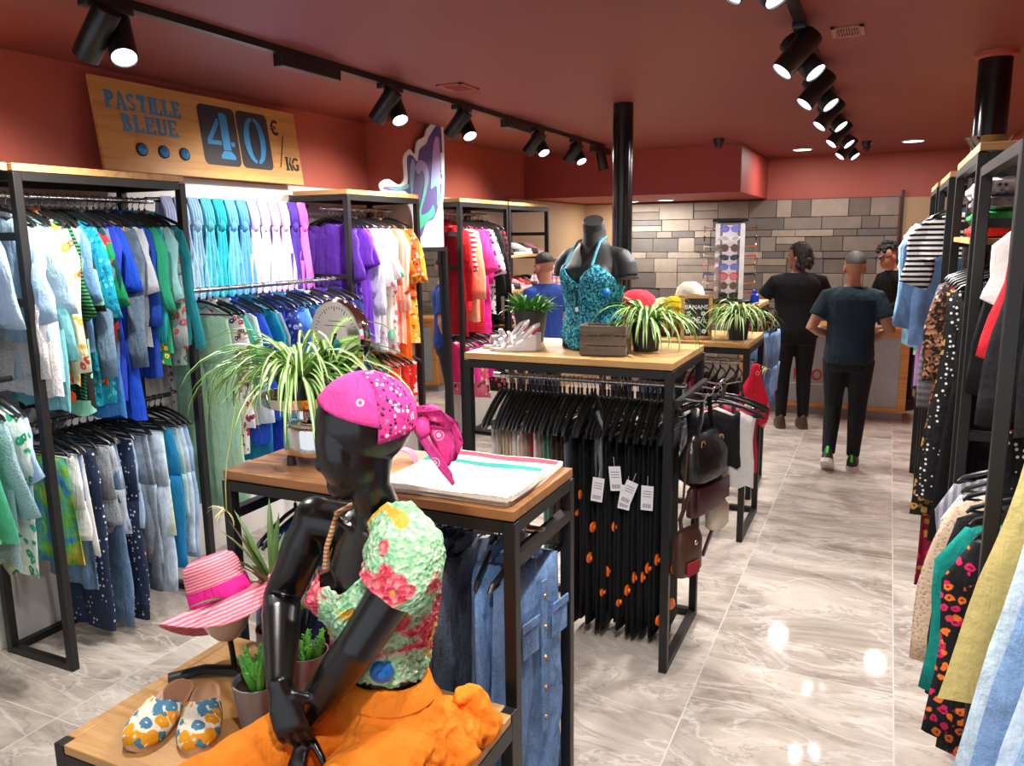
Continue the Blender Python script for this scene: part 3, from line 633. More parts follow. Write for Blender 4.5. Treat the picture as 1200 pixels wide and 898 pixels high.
# rack E
fill([('dress', 'dark red dress', F('#b01c2a'), dict(L=1.0)), ('shirt', 'bright red shirt', F('#d8242e'), dict(L=.8, sec=(.12, .1))), ('tee', 'red and white striped tee shirt', F('#d8303a', 'stripe', '#f0ece8', None, 1.6), dict(sl=.3)), ('shirt', 'peach shirt', F('#eba27c'), dict(L=.9, sec=(.1, .08))), ('dress', 'red striped dress', F('#dc2c3c', 'stripe', '#b01828', None, 3), dict(L=1.0)),
 ('tee', 'hot pink tee shirt', F('#e848a4'), dict(sl=.32, L=1.0)), ('tunic', 'fuchsia pink tunic', F('#e02c94'), dict(L=1.02)), ('blouse', 'pink flowered blouse', F('#e89ac0', 'floral', '#303040', '#d02860', 1), dict(L=.9)), ('tee', 'pale pink tee shirt', F('#f0dfe6'), dict(sl=.34)), ('blouse', 'black and white print blouse', F('#e8e8e6', 'floral', '#1c1c1e', '#3a3a3c', 1), dict(L=.86)),
 ('shirt', 'black shirt', F('#1b1a1c'), {}), ('shirt', 'black long shirt', F('#161618'), dict(L=.92, sec=(.1, .02))), ('shirt', 'black and red plaid shirt', F('#1d1a1c', 'check', '#8a1c28', '#2a2024'), {})],
 (-3.34, 5.83, 2.045), (-3.34, 6.60, 2.045), 0, 'hung {0} on the upper red and pink rail', 18, jit=.14)
fill([('top', 'raspberry pink top', F('#d02c6c'), dict(L=.42)), ('top', 'pink and white print top', F('#f0d8e0', 'floral', '#e0408a', '#d02860', 1), dict(L=.45)), ('top', 'fuchsia top', F('#e03a90'), dict(L=.46)), ('skirt', 'pink flowered skirt', F('#e8708f', 'floral', '#f2e0d8', '#3a4a3a', 1), dict(L=.6)), ('top', 'pale rose top', F('#f0b8c8'), dict(L=.45)),
 ('top', 'magenta top', F('#d0208a'), dict(L=.44)), ('skirt', 'black flowered skirt', F('#28241f', 'floral', '#d89a6c', '#c0405a', 1), dict(L=.6)), ('skirt', 'cream and black print skirt', F('#d8c8b4', 'floral', '#2c2a28', '#a87848', 1.2), dict(L=.62))],
 (-3.30, 5.83, 1.07), (-3.30, 6.58, 1.07), 0, 'hung {0} on the low rail below red clothes', 19, jit=.2)
# right side
fill([('top', 'black sleeveless top', F('#151516'), dict(L=.6)), ('shirt', 'plain black shirt', F('#19191b'), dict(pt=True)), ('blouse', 'red blouse', F('#c8202c'), dict(L=.72, pt=True)), ('dress', 'black dress with dots', F('#141416', 'dots', '#cfcfcf', None, 1.2), dict(L=1.0)), ('tee', 'white tee shirt', F('#e9e6e4'), dict(L=.66, pt=True, sec=(.1, .04))), ('top', 'leopard print top', F('#c9a266', 'leopard', '#a97c42', '#20150c'), dict(L=.5)),
 ('shirt', 'black satin shirt', F('#101012'), dict(L=.8))],
 (RX + .30, 2.45, 1.99), (RX + .30, 3.22, 1.99), pi, 'hung {0} on the rail with the leopard top', 20, 1)
fill([('jacket', 'black jacket with colourful embroidery', F('#17151a', 'floral', '#d0245c', '#e8722a', 1.3), dict(L=.78, flare=1.2, w=.42)), ('shirt', 'emerald teal satin shirt', F('#0f8a80'), dict(L=.72)), ('jacket', 'black toggle jacket', F('#151517'), dict(L=.72)), ('sweater', 'beige lace cardigan', F('#d9bfa4', 'lace', '#a98a70'), dict(L=.84)), ('blouse', 'white and grey lace blouse', F('#d5d5da', 'lace', '#77777f'), dict(L=.76)), ('tunic', 'grey striped gauze tunic', F('#a6a6b0', 'vstripe', '#7c7c88', None, 1.4), dict(L=.9))],
 (RX + .20, 2.42, 1.13), (RX + .20, 3.10, 1.13), pi, 'hung {0} on the low rail, right of aisle', 21, 1, .1)
fill([('dress', 'plain black dress', F('#131314'), dict(L=1.15)), ('dress', 'black dress with fine white dots', F('#131315', 'dots', '#dddddd', None, 1.3), dict(L=1.0, flare=1.3, w=.44)), ('dress', 'black dress with gold flowers', F('#1a1612', 'floral', '#b9924c', '#7c5a34', 1.1), dict(L=1.12, w=.44, flare=1.35)),
 ('skirt', 'burgundy and magenta patterned skirt', F('#8f1838', 'floral', '#c8245c', '#c8963c', .8), dict(L=1.5, w=.4, flare=1.25)), ('dress', 'black pinstripe dress', F('#1a1a1e', 'vstripe', '#8a8a90', None, 2), dict(L=1.06)), ('tunic', 'black and copper sequin tunic', F('#2a2220', 'sequin', '#8a5a40', '#c09070', .6), dict(L=1.0)), ('jacket', 'grey quilted jacket', F('#77747c', 'stripe', '#5a5860', None, 2), dict(L=.95))],
 (RX + .18, 3.46, 1.75), (RX + .18, 4.40, 1.75), pi, 'hung {0} on the rail of dotted dresses', 22, 1, .1)
def folded(label, pos, mat, w=.36, d=.30, h=.05, cat='sweater'):
    m = MB(); rs = []
    for i in range(9):
        v = i / 8; y = lerp(-w / 2, w / 2, v); e = .6 if i in (0, 8) else 1
        rs.append([(x * d / 2 * (1 if e == 1 else .96), y, h * .5 + h * .5 * zz * e + .004 * sin(9 * v + x * 3)) for x, zz in ((-.94, -1), (.94, -1), (1, -.4), (1, .4), (.94, 1), (0, 1.1), (-.94, 1), (-1, .4), (-1, -.4))])
    o = m.rings(rs).build('folded_sweater', mat, None, pos, (0, 0, R.uniform(-.06, .06)), smooth=60); tag(o, label, cat)
    MB().tube([(-d / 2 - .002, -w / 2 + .02, h * .5), (-d / 2 - .006, 0, h * .5), (-d / 2 - .002, w / 2 - .02, h * .5)], [(h * .22, .006)] * 3, 8, ref=(0, 0, 1)).build('fold', mat, o)
for k, (y, st) in enumerate(((3.66, 0), (4.06, 1))):
    nm_ = ('near', 'far')[k]; z = 1.8225
    folded(f'red folded sweater, bottom of the {nm_} stack above the dotted dresses', (RX + .19, y, z), fabric('#c0282c')); z += .054
    folded(f'green folded sweater on the red one in the {nm_} stack', (RX + .19, y, z), fabric('#2a8a4a')); z += .054
    folded(f'grey folded sweater on the green one in the {nm_} stack', (RX + .19, y, z), fabric('#8c8a90')); z += .054
    folded(f'{("white and black print", "black animal print")[k]} folded sweater on top of the {nm_} stack', (RX + .18, y, z), fabric('#e6e4e2', 'leopard', '#bdbdc2', '#1b1b1d'), h=.06)
fill([('sweater', 'black and white striped sweater', F('#f0eeee', 'stripe', '#151517', None, 2.2), dict(L=.34, sl=.30, w=.50)), ('jacket', 'mid blue denim jacket', DEN('#5a84b8'), dict(L=.85, w=.54)), ('shirt', 'purple pink shirt', F('#c48ac8'), dict(L=1.1)), ('jacket', 'light blue denim jacket', DEN('#8fc4e4'), dict(L=.88, w=.60)), ('blouse', 'cream ruffled blouse', F('#f2e6cf'), dict(L=.42, sl=.24, w=.56)), ('shirt', 'bright green print shirt', F('#d8ecd0', 'floral', '#4fb848', '#2c8a3c', .9), dict(L=.98))],
 (RX + .13, 4.98, 2.045), (RX + .13, 5.78, 2.045), pi, 'hung {0} on the striped sweater rail', 24, 1, .1)
fill([('tunic', 'lilac tunic', F('#a884b8'), dict(L=1.2)), ('coat', 'dark navy coat', F('#1b2438'), dict(L=1.3)), ('dress', 'black long dress', F('#161618'), dict(L=1.25))],
 (RX + .19, 6.0, 2.045), (RX + .19, 6.7, 2.045), pi, 'hung {0} on the farthest right-hand rail', 25, 1, .1)
D_ = dict(w=.42, flare=1.66, th=.07, fold=.022)
fill([('dress', 'washed blue denim dress', DEN('#7fa3c8'), dict(L=1.22, **D_)), ('dress', 'pale blue denim dress', DEN('#c0d4e8'), dict(L=1.24, **D_)), ('dress', 'mid blue denim dress', DEN('#6b90bc'), dict(L=1.18, **D_)), ('dress', 'light grey blue denim dress', DEN('#b3c6d4'), dict(L=1.14, **D_)), ('dress', 'khaki yellow cotton dress', F('#baa96c'), dict(L=.95, w=.42, flare=1.78, th=.07, fold=.022))],
 (RX + .285, 1.5, 1.64), (RX + .285, 2.26, 1.64), pi, 'hung {0} at the right picture edge', 26, 1, .05)
# scarves knotted on the high rail
SCF = [('pale periwinkle', '#b4bfe6'), ('powder blue', '#a8c4e8'), ('light blue', '#9cc8e6'), ('aqua', '#5fc4d8'), ('turquoise', '#2fb8cc'), ('sky blue', '#6cb8e0'), ('blue', '#5a9ad8'), ('pale mauve', '#c4b4dc'), ('white lilac', '#e6dcf0'), ('lavender', '#cbaee0'), ('dusty pink', '#cfa8c8'), ('dark violet', '#4a3090'), ('orchid pink', '#d86cc8')]
def scarf(i, name, col):
    rr = random.Random(50 + i); y = 3.06 + (4.21 - 3.06) * (i + .5) / 13
    t = thing('scarf', f'{name} scarf knotted on the high rail, {ORD[i]} scarf from the near end', 'scarf', (-3.42, y, 2.06), 0)
    mat = fabric(col); w = .125; L = rr.uniform(.58, .70)
    for s, (off, tw) in enumerate(((.0, 1), (-.03, .9))):
        nc, nr = 17, 9; rs = []; ph = rr.uniform(0, 6)
        for q in range(nr + 1):
            v = q / nr; hw = lerp(.03, w * .6 * tw, sm(v * 1.5)); fr = []; bk = []
            for j in range(nc):
                u = -1 + 2 * j / (nc - 1); d = .012 * sin(u * 11 + ph + v * .6) * (0.4 + .6 * v)
                fr.append((.035 + off + d, u * hw + off * v, lerp(-.13, -L - off * 2, v) + .012 * sin(u * 5 + ph) * v)); bk.append((.030 + off + d - .004, u * hw + off * v, lerp(-.13, -L - off * 2, v)))
            rs.append(fr + bk[::-1])
        MB().rings(rs).build('hanging_end', mat, t, smooth=180)
    k = MB(); 
    k.tube([(.02, .03 * s_, -.13 + .13 * abs(s_) ** .5 * 0) for s_ in (-1, 0, 1)], [(.028, .02), (.038, .045), (.028, .02)], 12)
    for q in range(4):
        a = (q - 1.5) * .018
        k.tube([(.035, a, -.125), (.03, a, -.05), (.012, a, .016), (-.016, a, .012), (-.022, a, -.05), (-.006, a, -.12)], [.014, .012, .010, .010, .012, .014], 7)
    k.build('knot', mat, t, smooth=180)
for i, (n_, c_) in enumerate(SCF): scarf(i, n_, c_)
# ------------------------------------------------------------------ tables and what stands on them
rack('display_table', 'brown topped black display table behind the seated mannequin', -1.915, -.87, 1.87, 2.33, 1.09, [(2.10, .985)], BROWNWOOD, (.955,), 'display table', axis='X')
rack('display_table', 'pine topped black gondola with black trousers on hangers below', -1.70, -.75, 3.13, 3.74, 1.315, [(3.42, 1.20)], OAK, (), 'display table', axis='X')
rack('display_table', 'pine topped black gondola carrying the chalkboard', -1.62, -.70, 4.78, 5.40, 1.19, [(5.05, 1.08)], OAK, (), 'display table', axis='X')
rack('display_table', 'black display table with wooden top carrying the sunglasses stand', -1.60, -.78, 5.62, 6.20, 1.34, [(5.9, 1.22)], OAK, (), 'display table', axis='X')
def plinth():
    t = thing('display_plinth', 'low pine topped plinth with black frame under the seated mannequin', 'plinth', (-1.355, 1.50, 0))
    w, d, h, s = 1.03, .62, .56, .036
    for ix in (-1, 1):
        for iy in (-1, 1):
            px, py = ix * (w / 2 - s / 2), iy * (d / 2 - s / 2)
            MB().b2((px - s / 2, py - s / 2, 0), (px + s / 2, py + s / 2, h + .024), bev=.003).build('leg', BLACK, t, smooth=0)
    for iy in (-1, 1): MB().b2((-w / 2 + s, iy * (d / 2 - s / 2) - s / 2, h - .05), (w / 2 - s, iy * (d / 2 - s / 2) + s / 2, h)).build('frame_bar', BLACK, t, smooth=0)
    for ix in (-1, 1): MB().b2((ix * (w / 2 - s / 2) - s / 2, -d / 2 + s, h - .05), (ix * (w / 2 - s / 2) + s / 2, d / 2 - s, h)).build('frame_bar', BLACK, t, smooth=0)
    m = MB(); m.b2((-w / 2 + s, -d / 2 + .002, h), (w / 2 - s, d / 2 - .002, h + .026), bev=.003); m.b2((-w / 2 + .002, -d / 2 + s, h), (-w / 2 + s, d / 2 - s, h + .026), bev=.003); m.b2((w / 2 - s, -d / 2 + s, h), (w / 2 - .002, d / 2 - s, h + .026), bev=.003)
    m.build('top_board', wood('honey pine', '#c0935a', '#9a6a38', .4, 1, 'X'), t, smooth=0)
plinth(); PZ = .586

# clothes under the brown table
def pockets(o, x, z):
    mt = o.data.materials[0]; gd = plain('brass button', '#b08a50', .3, 1)
    for s in (-1, 1): MB().box((s * x, -.062, z), (.09, .006, .11), bev=.003).build('pocket', mt, o, smooth=0); MB().box((s * x, -.066, z + .045), (.095, .006, .03), bev=.003).build('pocket_flap', mt, o, smooth=0)
    MB().box((0, -.058, z - .1), (.03, .008, .5), bev=.003).build('placket', mt, o, smooth=0)
    for k in range(5): MB().lathe([(.008, 0), (.006, .004)], n=10, M=Matrix.Translation((0, -.062, z + .1 - k * .1)) @ Matrix.Rotation(pi / 2, 4, 'X')).build('button', gd, o)
rr = random.Random(5)
JK = [('brown suede jacket', '#8a6a4c'), ('cream jacket', '#cdbda8'), ('dark indigo denim jacket', '#3a4f70'), ('grey denim jacket', '#6d7886'), ('slate denim jacket', '#43566e'), ('faded blue denim jacket', '#6d8cb2'), ('ink blue denim jacket', '#33465f'), ('steel blue denim jacket', '#57779c'), ('dusty blue denim jacket', '#7f95ae'), ('dark blue denim jacket', '#3c5a86'), ('stone washed denim jacket', '#8fa3ba'), ('deep denim jacket', '#2f4668'), ('mid blue denim jacket', '#4f73a4'), ('worn navy denim jacket', '#3b4c63')]
fill([('bikini', 'blue satin top', F('#2a4fc0'), {}), ('top', 'cobalt flowered top', F('#2846b0', 'floral', '#7fa8e0', '#d0dcf0', 1), dict(L=.4)), ('jacket', 'pale blue denim jacket', DEN('#8fb0d0'), dict(L=.72)), ('shirt', 'blue denim shirt', DEN('#5a83b8'), dict(L=.74))] +
     [('jacket', d, DEN(c), dict(L=.70, sl=.5, th=.05, w=.43, sec=(.12, .03) if i % 5 == 3 else None)) for i, (d, c) in enumerate(JK)],
     (-1.83, 2.10, .985), (-1.13, 2.10, .985), -pi / 2, 'hung {0} from the left under the brown topped table', 31, 1, .08)
o = garment('jacket', 'blue denim jacket with grey lining', fabric('#4d76aa', 'denim'), (-.925, 2.06, 1.04), pi + .12 - pi / 2 + pi / 2, 'on the end bar of the brown table', rr, dict(L=.78, w=.40, th=.10, sl=.55, fold=.03, flare=1.15))
o.rotation_euler = (0, 0, pi / 2 + .15); o.location = (-1.04, 2.10, .985); pockets(o, .10, -.30)
o = garment('jacket', 'blue denim vest with pale flared hem', fabric('#587fb0', 'denim'), (-.935, 2.10, .985), pi / 2 - .15, 'at the right end of the brown table', rr, dict(L=.88, w=.36, th=.08, sl=0, fold=.03, flare=1.3, drop=.12)); pockets(o, .085, -.30)
# black trousers on the pine gondola
TS = []
tc = [('white', '#e4dfdc'), ('cream', '#d8cdbf'), ('beige', '#cbb8a2'), ('sand', '#c8ac90'), ('rose beige', '#d8b8ac'), ('white', '#ebe6e4'), ('ivory', '#e0d6c8'), ('pale pink', '#dcb9b2'), ('taupe', '#a08c7c'), ('red', '#b4242e'), ('white', '#e6e2e0'), ('grey rose', '#a38a8a'),
      ('sage green', '#6f8a78'), ('sea green', '#4f8a78'), ('olive', '#4d4a38'), ('brown', '#43352b'), ('dark brown', '#3a2e26'), ('grey', '#6b6f78'), ('charcoal', '#33353a')] + [('black', '#17171a')] * 21
for i, (n_, c_) in enumerate(tc):
    d = dict(L=rr.uniform(.5, .6) if i < 12 else rr.uniform(.8, .98) if i < 19 else rr.uniform(1.06, 1.17), w=.25, th=.028 if i < 19 else .034)
    if i > 14 and i % 3 != 1: d['sec'] = (.10, rr.choice((.10, .2, .3, .42)))
    TS.append(('folded_trousers', f'{n_} trousers folded over a hanger', F(c_), d))
fill(TS, (-1.655, 3.42, 1.20), (-.80, 3.42, 1.20), -pi / 2, '{0} from the left of the pine gondola', 32, 1, .05)
for i, (x, z, ry) in enumerate(((-1.10, .80, .1), (-1.03, .86, -.1), (-.97, .78, .15), (-.945, .80, .35), (-.88, .79, .02))):
    t = put('price_tag', PTAG, None, (x, 3.255, z), (0, ry, .1)); t.scale = (1.25, 1, 1.3)
    tag(t, f'white paper price tag on the black trousers, {ORD[i]} tag from the left', 'price tag')
t = MB(); rs = [[(-.05 * (1 - v) - .004, 0, -.15 * v + 0), (.05 * (1 - v) + .006, -.012 * sin(3 * v), -.15 * v), (.05 * (1 - v) + .006, .006, -.15 * v), (-.05 * (1 - v) - .004, .010, -.15 * v)] for v in (0, .3, .6, .85, 1)]
garment('top', 'small grey sleeveless top', fabric('#6a7078', 'denim'), (-1.17, 3.40, 1.20), -pi / 2 + .5, 'drooping in front of the black trousers', random.Random(3), dict(L=.48, w=.40, flare=.7))
# clothes under the chalkboard gondola and the sunglasses table
fill([('jeans', f'{n_} jeans folded on hanger', DEN(c_), dict(L=.62, w=.3)) for n_, c_ in (('blue', '#4a6fa4'), ('dark blue', '#2c4468'), ('black', '#1d1f24'), ('washed blue', '#6c8fbd'), ('navy', '#25344f'))] +
     [('top', 'white and rose top', F('#e8dcd8'), dict(L=.42)), ('top', 'pink top', F('#d85a74'), dict(L=.4)), ('top', 'black flowered top', F('#1c1a1d', 'floral', '#c85a7a', '#e0d8d0', 1), dict(L=.4)), ('shorts', 'navy shorts with pink bows', F('#273250', 'dots', '#e05a90', None, .8), dict(L=.32)), ('skirt', 'black skirt', F('#18181b'), dict(L=.45)), ('trousers', 'dark red trousers', F('#6a1c24'), dict(L=.6)), ('trousers', 'black trousers', F('#141417'), dict(L=.7))],
     (-1.4, 5.05, 1.08), (-.78, 5.05, 1.08), -pi / 2, 'hung {0} from the left under the chalkboard', 33, 1, .06)
for i, (x, y, z, L, c) in enumerate(((-.75, 5.75, 1.30, .62, '#5f8cc4'), (-.71, 5.98, 1.30, .58, '#7fa6d6'), (-.75, 6.12, 1.28, .66, '#44699e'))):
    garment('jeans', ('bright blue', 'light blue', 'dark blue')[i] + ' jeans with frayed waist', fabric(c, 'denim'), (x, y, z), pi / 2 + .3 * (i - 1), f'hanging at the right end of the sunglasses table', random.Random(i), dict(L=L, w=.3, th=.06))
m = MB(); rg = random.Random(4); rs = []
for q in range(8):
    v = q / 7; hw = lerp(.02, .10, sm(v * 1.3)) * (1 if v < .8 else 1 - (v - .8) * 1.5)
    fr = [(u * hw, .02 * sin(5 * u + 3 * v) * v - .01, -.34 * v - .05 * u * v) for u in [-1 + k / 4 for k in range(9)]]
    rs.append(fr + [(a, b + .018, c) for a, b, c in fr[::-1]])
bd = m.rings(rs).build('bandana', fabric('#d01f3a', 'bandana', '#f2e6e6'), None, (-.665, 4.80, 1.10), (0, 0, .5), smooth=180); tag(bd, 'red bandana with white print hanging at the gondola corner', 'bandana')
put('security_tag', SECTAG, bd, (-.03, -.03, -.31), (pi / 2, 0, 0))

# --- plants
GL = plain('leaf green', '#5d9432', .45, var=.12, scale=20); GC = plain('leaf cream stripe', '#dfe8b0', .45); GD = plain('deep leaf green', '#3f7d2c', .42, var=.15, scale=20); GS = plain('dry runner', '#cfd08a', .6)
POTB = plain('matt black pot', '#2b2a2b', .55); SOIL = plain('potting soil', '#2a1d14', .95, var=.2, bump=.5)
def leaf(m, base, az, el, L, w, droop, cols=(0, 1, 0), n=9, twist=0):
    d = Vector((cos(az), sin(az), 0)); s = Vector((-sin(az), cos(az), 0)); p = Vector(base); a = el; rows = []
    for i in range(n):
        v = i / (n - 1); ww = w * (sin(pi * min(1, .15 + .85 * v)) ** .6 if v < .99 else .03) * .5
        nrm = Vector((-d.x * sin(a), -d.y * sin(a), cos(a))); ss = s * cos(twist * v) + nrm * sin(twist * v)
        rows.append([p - ss * ww + nrm * ww * .35, p - ss * ww * .34, p + ss * ww * .34, p + ss * ww + nrm * ww * .35])
        p = p + (d * cos(a) + Vector((0, 0, 1)) * sin(a)) * (L / (n - 1)); a -= droop / (n - 1)
    o = len(m.v); m.v += [tuple(q) for r in rows for q in r]
    for i in range(n - 1):
        for j in range(3): m.f.append((o + i * 4 + j, o + i * 4 + j + 1, o + i * 4 + 4 + j + 1, o + i * 4 + 4 + j)); m.mi.append(cols[j])
def spider(label, pos, n, Lr, pot_r, pot_h, seed, group=None, potmat=POTB, flat=0, runner=(), zr=0, lo=None):
    rg = random.Random(seed); t = thing('spider_plant', label, 'plant', pos, zr, group)
    MB().lathe([(pot_r * .78, 0), (pot_r, pot_h), (pot_r * 1.06, pot_h), (pot_r * 1.06, pot_h * .92)][:3] + [(pot_r * .94, pot_h), (pot_r * .9, pot_h - .012)], n=28).build('pot', potmat, t)
    MB().lathe([(pot_r * .9, pot_h - .02), (pot_r * .88, pot_h - .014)], n=20).build('soil', SOIL, t)
    m = MB()
    for i in range(n):
        az = rg.uniform(0, 2 * pi) if lo is None else rg.uniform(*lo); el = rg.uniform(.35, 1.45); L = rg.uniform(*Lr)
        leaf(m, (.3 * pot_r * cos(az), .3 * pot_r * sin(az), pot_h - .012), az, el, L, rg.uniform(.009, .015), rg.uniform(1.6, 3.0) * (.7 + el * .45), twist=rg.uniform(-.6, .6))
    m.build('foliage', [GL, GC], t, smooth=180)
    for (az, L, dz) in runner:
        r = MB(); d = Vector((cos(az), sin(az), 0)); pts = [d * (L * (1 - (1 - v) ** 2)) + Vector((0, 0, pot_h + .10 * sin(pi * min(1, v * 1.5)) - dz * v * v)) for v in [k / 9 for k in range(10)]]
        r.tube(pts, .002, 5)
        for k in range(10): leaf(r, pts[-1], rg.uniform(0, 6.28), rg.uniform(-.6, .9), rg.uniform(.05, .11), .007, 1.6, (0, 0, 0), 6)
        r.build('runner', GS, t, smooth=180)
    return t
spider('large spider plant in the pan of the chrome scale', (-1.745, 2.075, 1.305), 170, (.24, .46), .075, .10, 1, potmat=plain('dark plant pot', '#35302c', .6), runner=((-2.2, .26, .42), (-2.7, .22, .36)))
spider('spider plant in a black pot beside the dark wooden crate', (-.955, 3.46, 1.346), 130, (.17, .33), .07, .13, 2, runner=((-1.9, .22, .2),))
spider('spider plant trailing from a black pot right of the chalkboard', (-.80, 4.97, 1.221), 110, (.17, .34), .07, .14, 3, runner=((-.4, .2, .3),))
def bushy(label, pos, seed, n=150):
    rg = random.Random(seed); t = thing('potted_plant', label, 'plant', pos)
    MB().lathe([(.062, 0), (.082, .155), (.076, .155), (.074, .143)], n=28).build('pot', POTB, t)
    MB().lathe([(.073, .135), (.071, .142)], n=20).build('soil', SOIL, t)
    m = MB()
    for i in range(n):
        az = rg.uniform(0, 6.28); r = .07 * sqrt(rg.random()); leaf(m, (r * cos(az), r * sin(az), .14), az + rg.uniform(-.6, .6), rg.uniform(.5, 1.5), rg.uniform(.07, .13), .017, rg.uniform(.6, 1.6), (0, 0, 0), 6)
    m.build('foliage', GD, t, smooth=180)
bushy('leafy green plant in a dark pot behind the silver sandals', (-1.56, 3.57, 1.346), 9)

# --- chrome shop scale with dial
def scale():
    t = thing('shop_scale', 'old chrome shop scale with round dial and plant pan', 'scale', (-1.68, 2.08, 1.121), radians(18))
    m = MB(); prof = [(.0, .028), (.105, .028), (.115, .034), (.118, .05), (.118, .115), (.112, .13), (.085, .146), (.03, .15)]
    m.lathe([(max(r, .002), z) for r, z in prof], n=36); m.v = [(x, y * .72, z) for x, y, z in m.v]; m.build('body', CHROME, t)
    for x in (-.08, .08):
        for y in (-.05, .05): MB().lathe([(.016, 0), (.013, .03)], (x, y, 0), 14).build('foot', SATIN, t)
    MB().tube([(-.05, 0, .145), (-.05, 0, .19)], [.022, .018], 14).build('pan_post', CHROME, t)
    p = MB(); p.lathe([(.004, .182), (.09, .184), (.128, .200), (.138, .232), (.135, .232), (.124, .204), (.08, .190), (.004, .188)], (-.05, 0, 0), 40); p.build('pan', CHROME, t)
    MB().tube([(.06, .05, .14), (.062, .05, .24), (.062, .045, .32)], [.028, .022, .03], 14).build('dial_post', CHROME, t)
    M = Matrix.Translation((.075, .04, .415)) @ Euler((pi / 2, 0, radians(-28))).to_matrix().to_4x4()
    MB().lathe([(.004, -.05), (.07, -.048), (.108, -.035), (.122, -.005), (.124, .012), (.116, .02), (.106, .018)], n=44, M=M).build('dial_case', CHROME, t)
    f = MB(); f.lathe([(.107, .014), (.105, .0175), (.004, .018)], n=44, M=M); 
    dk = MB()
    for k in range(48):
        a = 2 * pi * k / 48; r0 = .092 if k % 4 else .084
        q = M @ Matrix.Rotation(a, 4, 'Z'); dk.add([(r0, -.0008, .0188), (.099, -.0008, .0188), (.099, .0008, .0188), (r0, .0008, .0188)], [(0, 1, 2, 3)], 0, q)
    for k, (w, y) in enumerate(((.06, .05), (.1, .035), (.03, -.045), (.05, -.055))): dk.add([(-w / 2, y, .0188), (w / 2, y, .0188), (w / 2, y + .002, .0188), (-w / 2, y + .002, .0188)], [(0, 1, 2, 3)], 0, M)
    d = f.build('dial_face', plain('pale green enamel', '#c3cdb4', .35), t); dk.build('scale_marks', plain('dial ink', '#3a4238', .6), d, smooth=0)
    MB().tube([M @ Vector((0, .01, .021)), M @ Vector((-.035, -.075, .021))], [.003, .0012], 6).build('needle', SATIN, d)
    MB().lathe([(.02, .0185), (.02, .0195)], (0, 0, 0), 20, M=M @ Matrix.Translation((.0, -.028, 0))).build('badge', plain('teal enamel', '#2a8fa0', .3), d)
scale()

# --- folded cloth on the brown table
def cloth():
    t = thing('tablecloth', 'folded cream tablecloth with red and teal bands on the brown table', 'tablecloth', (-1.095, 2.10, 1.121), radians(2))
    cream = fabric('#efe6d6', 'knit', '#f4ecde', None, 1.4); red = fabric('#d8465a'); teal = fabric('#2f9a8e'); dark = fabric('#3b3436')
    def slab(name, x0, x1, y0, y1, z0, z1, bands, parent, layers=3):
        m = MB(); n = 14; cuts = sorted(set([0, 1] + [b for bb in bands for b in bb[:2]] + [k / n for k in range(n + 1)]))
        rs = []; W2 = 10
        for v in cuts:
            y = lerp(y0, y1, v); ed = .006 * (1 if 0 < v < 1 else 0)
            ring = []
            for j in range(W2 + 1):
                u = j / W2; x = lerp(x0, x1, u); ring.append((x, y + .004 * sin(u * 5), z1 - .006 + ed + .0025 * sin(9 * u + 7 * v)))
            for j in range(W2, -1, -1):
                u = j / W2; ring.append((lerp(x0, x1, u), y + .004 * sin(u * 5), z0))
            rs.append(ring)
        k0 = len(m.f); m.rings(rs); nn = len(rs[0])
        for i in range(len(cuts) - 1):
            c = (cuts[i] + cuts[i + 1]) / 2
            for b0, b1, mi in bands:
                if b0 <= c <= b1:
                    for j in range(nn): m.mi[k0 + i * nn + j] = mi
        o = m.build(name, [cream, red, teal, dark], parent, smooth=50)
        e = MB()
        for k in range(layers):
            z = lerp(z0, z1, (k + .5) / layers); e.tube([(x1 - .004, y0 + .01, z), (x1 + .003, (y0 + y1) / 2, z), (x1 - .003, y1 - .01, z)], [((z1 - z0) / layers * .5, .012)] * 3, 8, ref=(0, 0, 1))
        e.build('folded_edge', cream, o)
    slab('lower_fold', -.205, .185, -.20, .235, 0, .016, [(.86, .97, 1), (.985, 1, 3)], t)
    slab('upper_fold', -.212, .19, -.215, .07, .017, .036, [(.84, .99, 2)], t, 4)
cloth()
# --- flat slide sandal behind the mannequin
def slide(label, pos, rz):
    t = thing('slide_sandal', label, 'sandal', pos, rz)
    out = [(.115 * cos(a) , (.040 + .006 * cos(a)) * sin(a)) for a in [2 * pi * k / 24 for k in range(24)]]
    MB().prism(out, 0, .022).build('sole', plain('tan cork', '#c89a60', .7), t)
    m = MB(); rs = []
    for k in range(9):
        a = pi * k / 8; c, s = cos(a), sin(a); rs.append([(x, .045 * c, .02 + .05 * s + dz) for x, dz in ((.01, 0), (.075, -.008), (.075, -.003), (.01, .005))])
    m.rings(rs).build('strap', plain('pink leather', '#f08aa6', .4), t)
slide('tan slide sandal with pink strap behind the pink headscarf', (-1.355, 2.06, 1.121), radians(110))

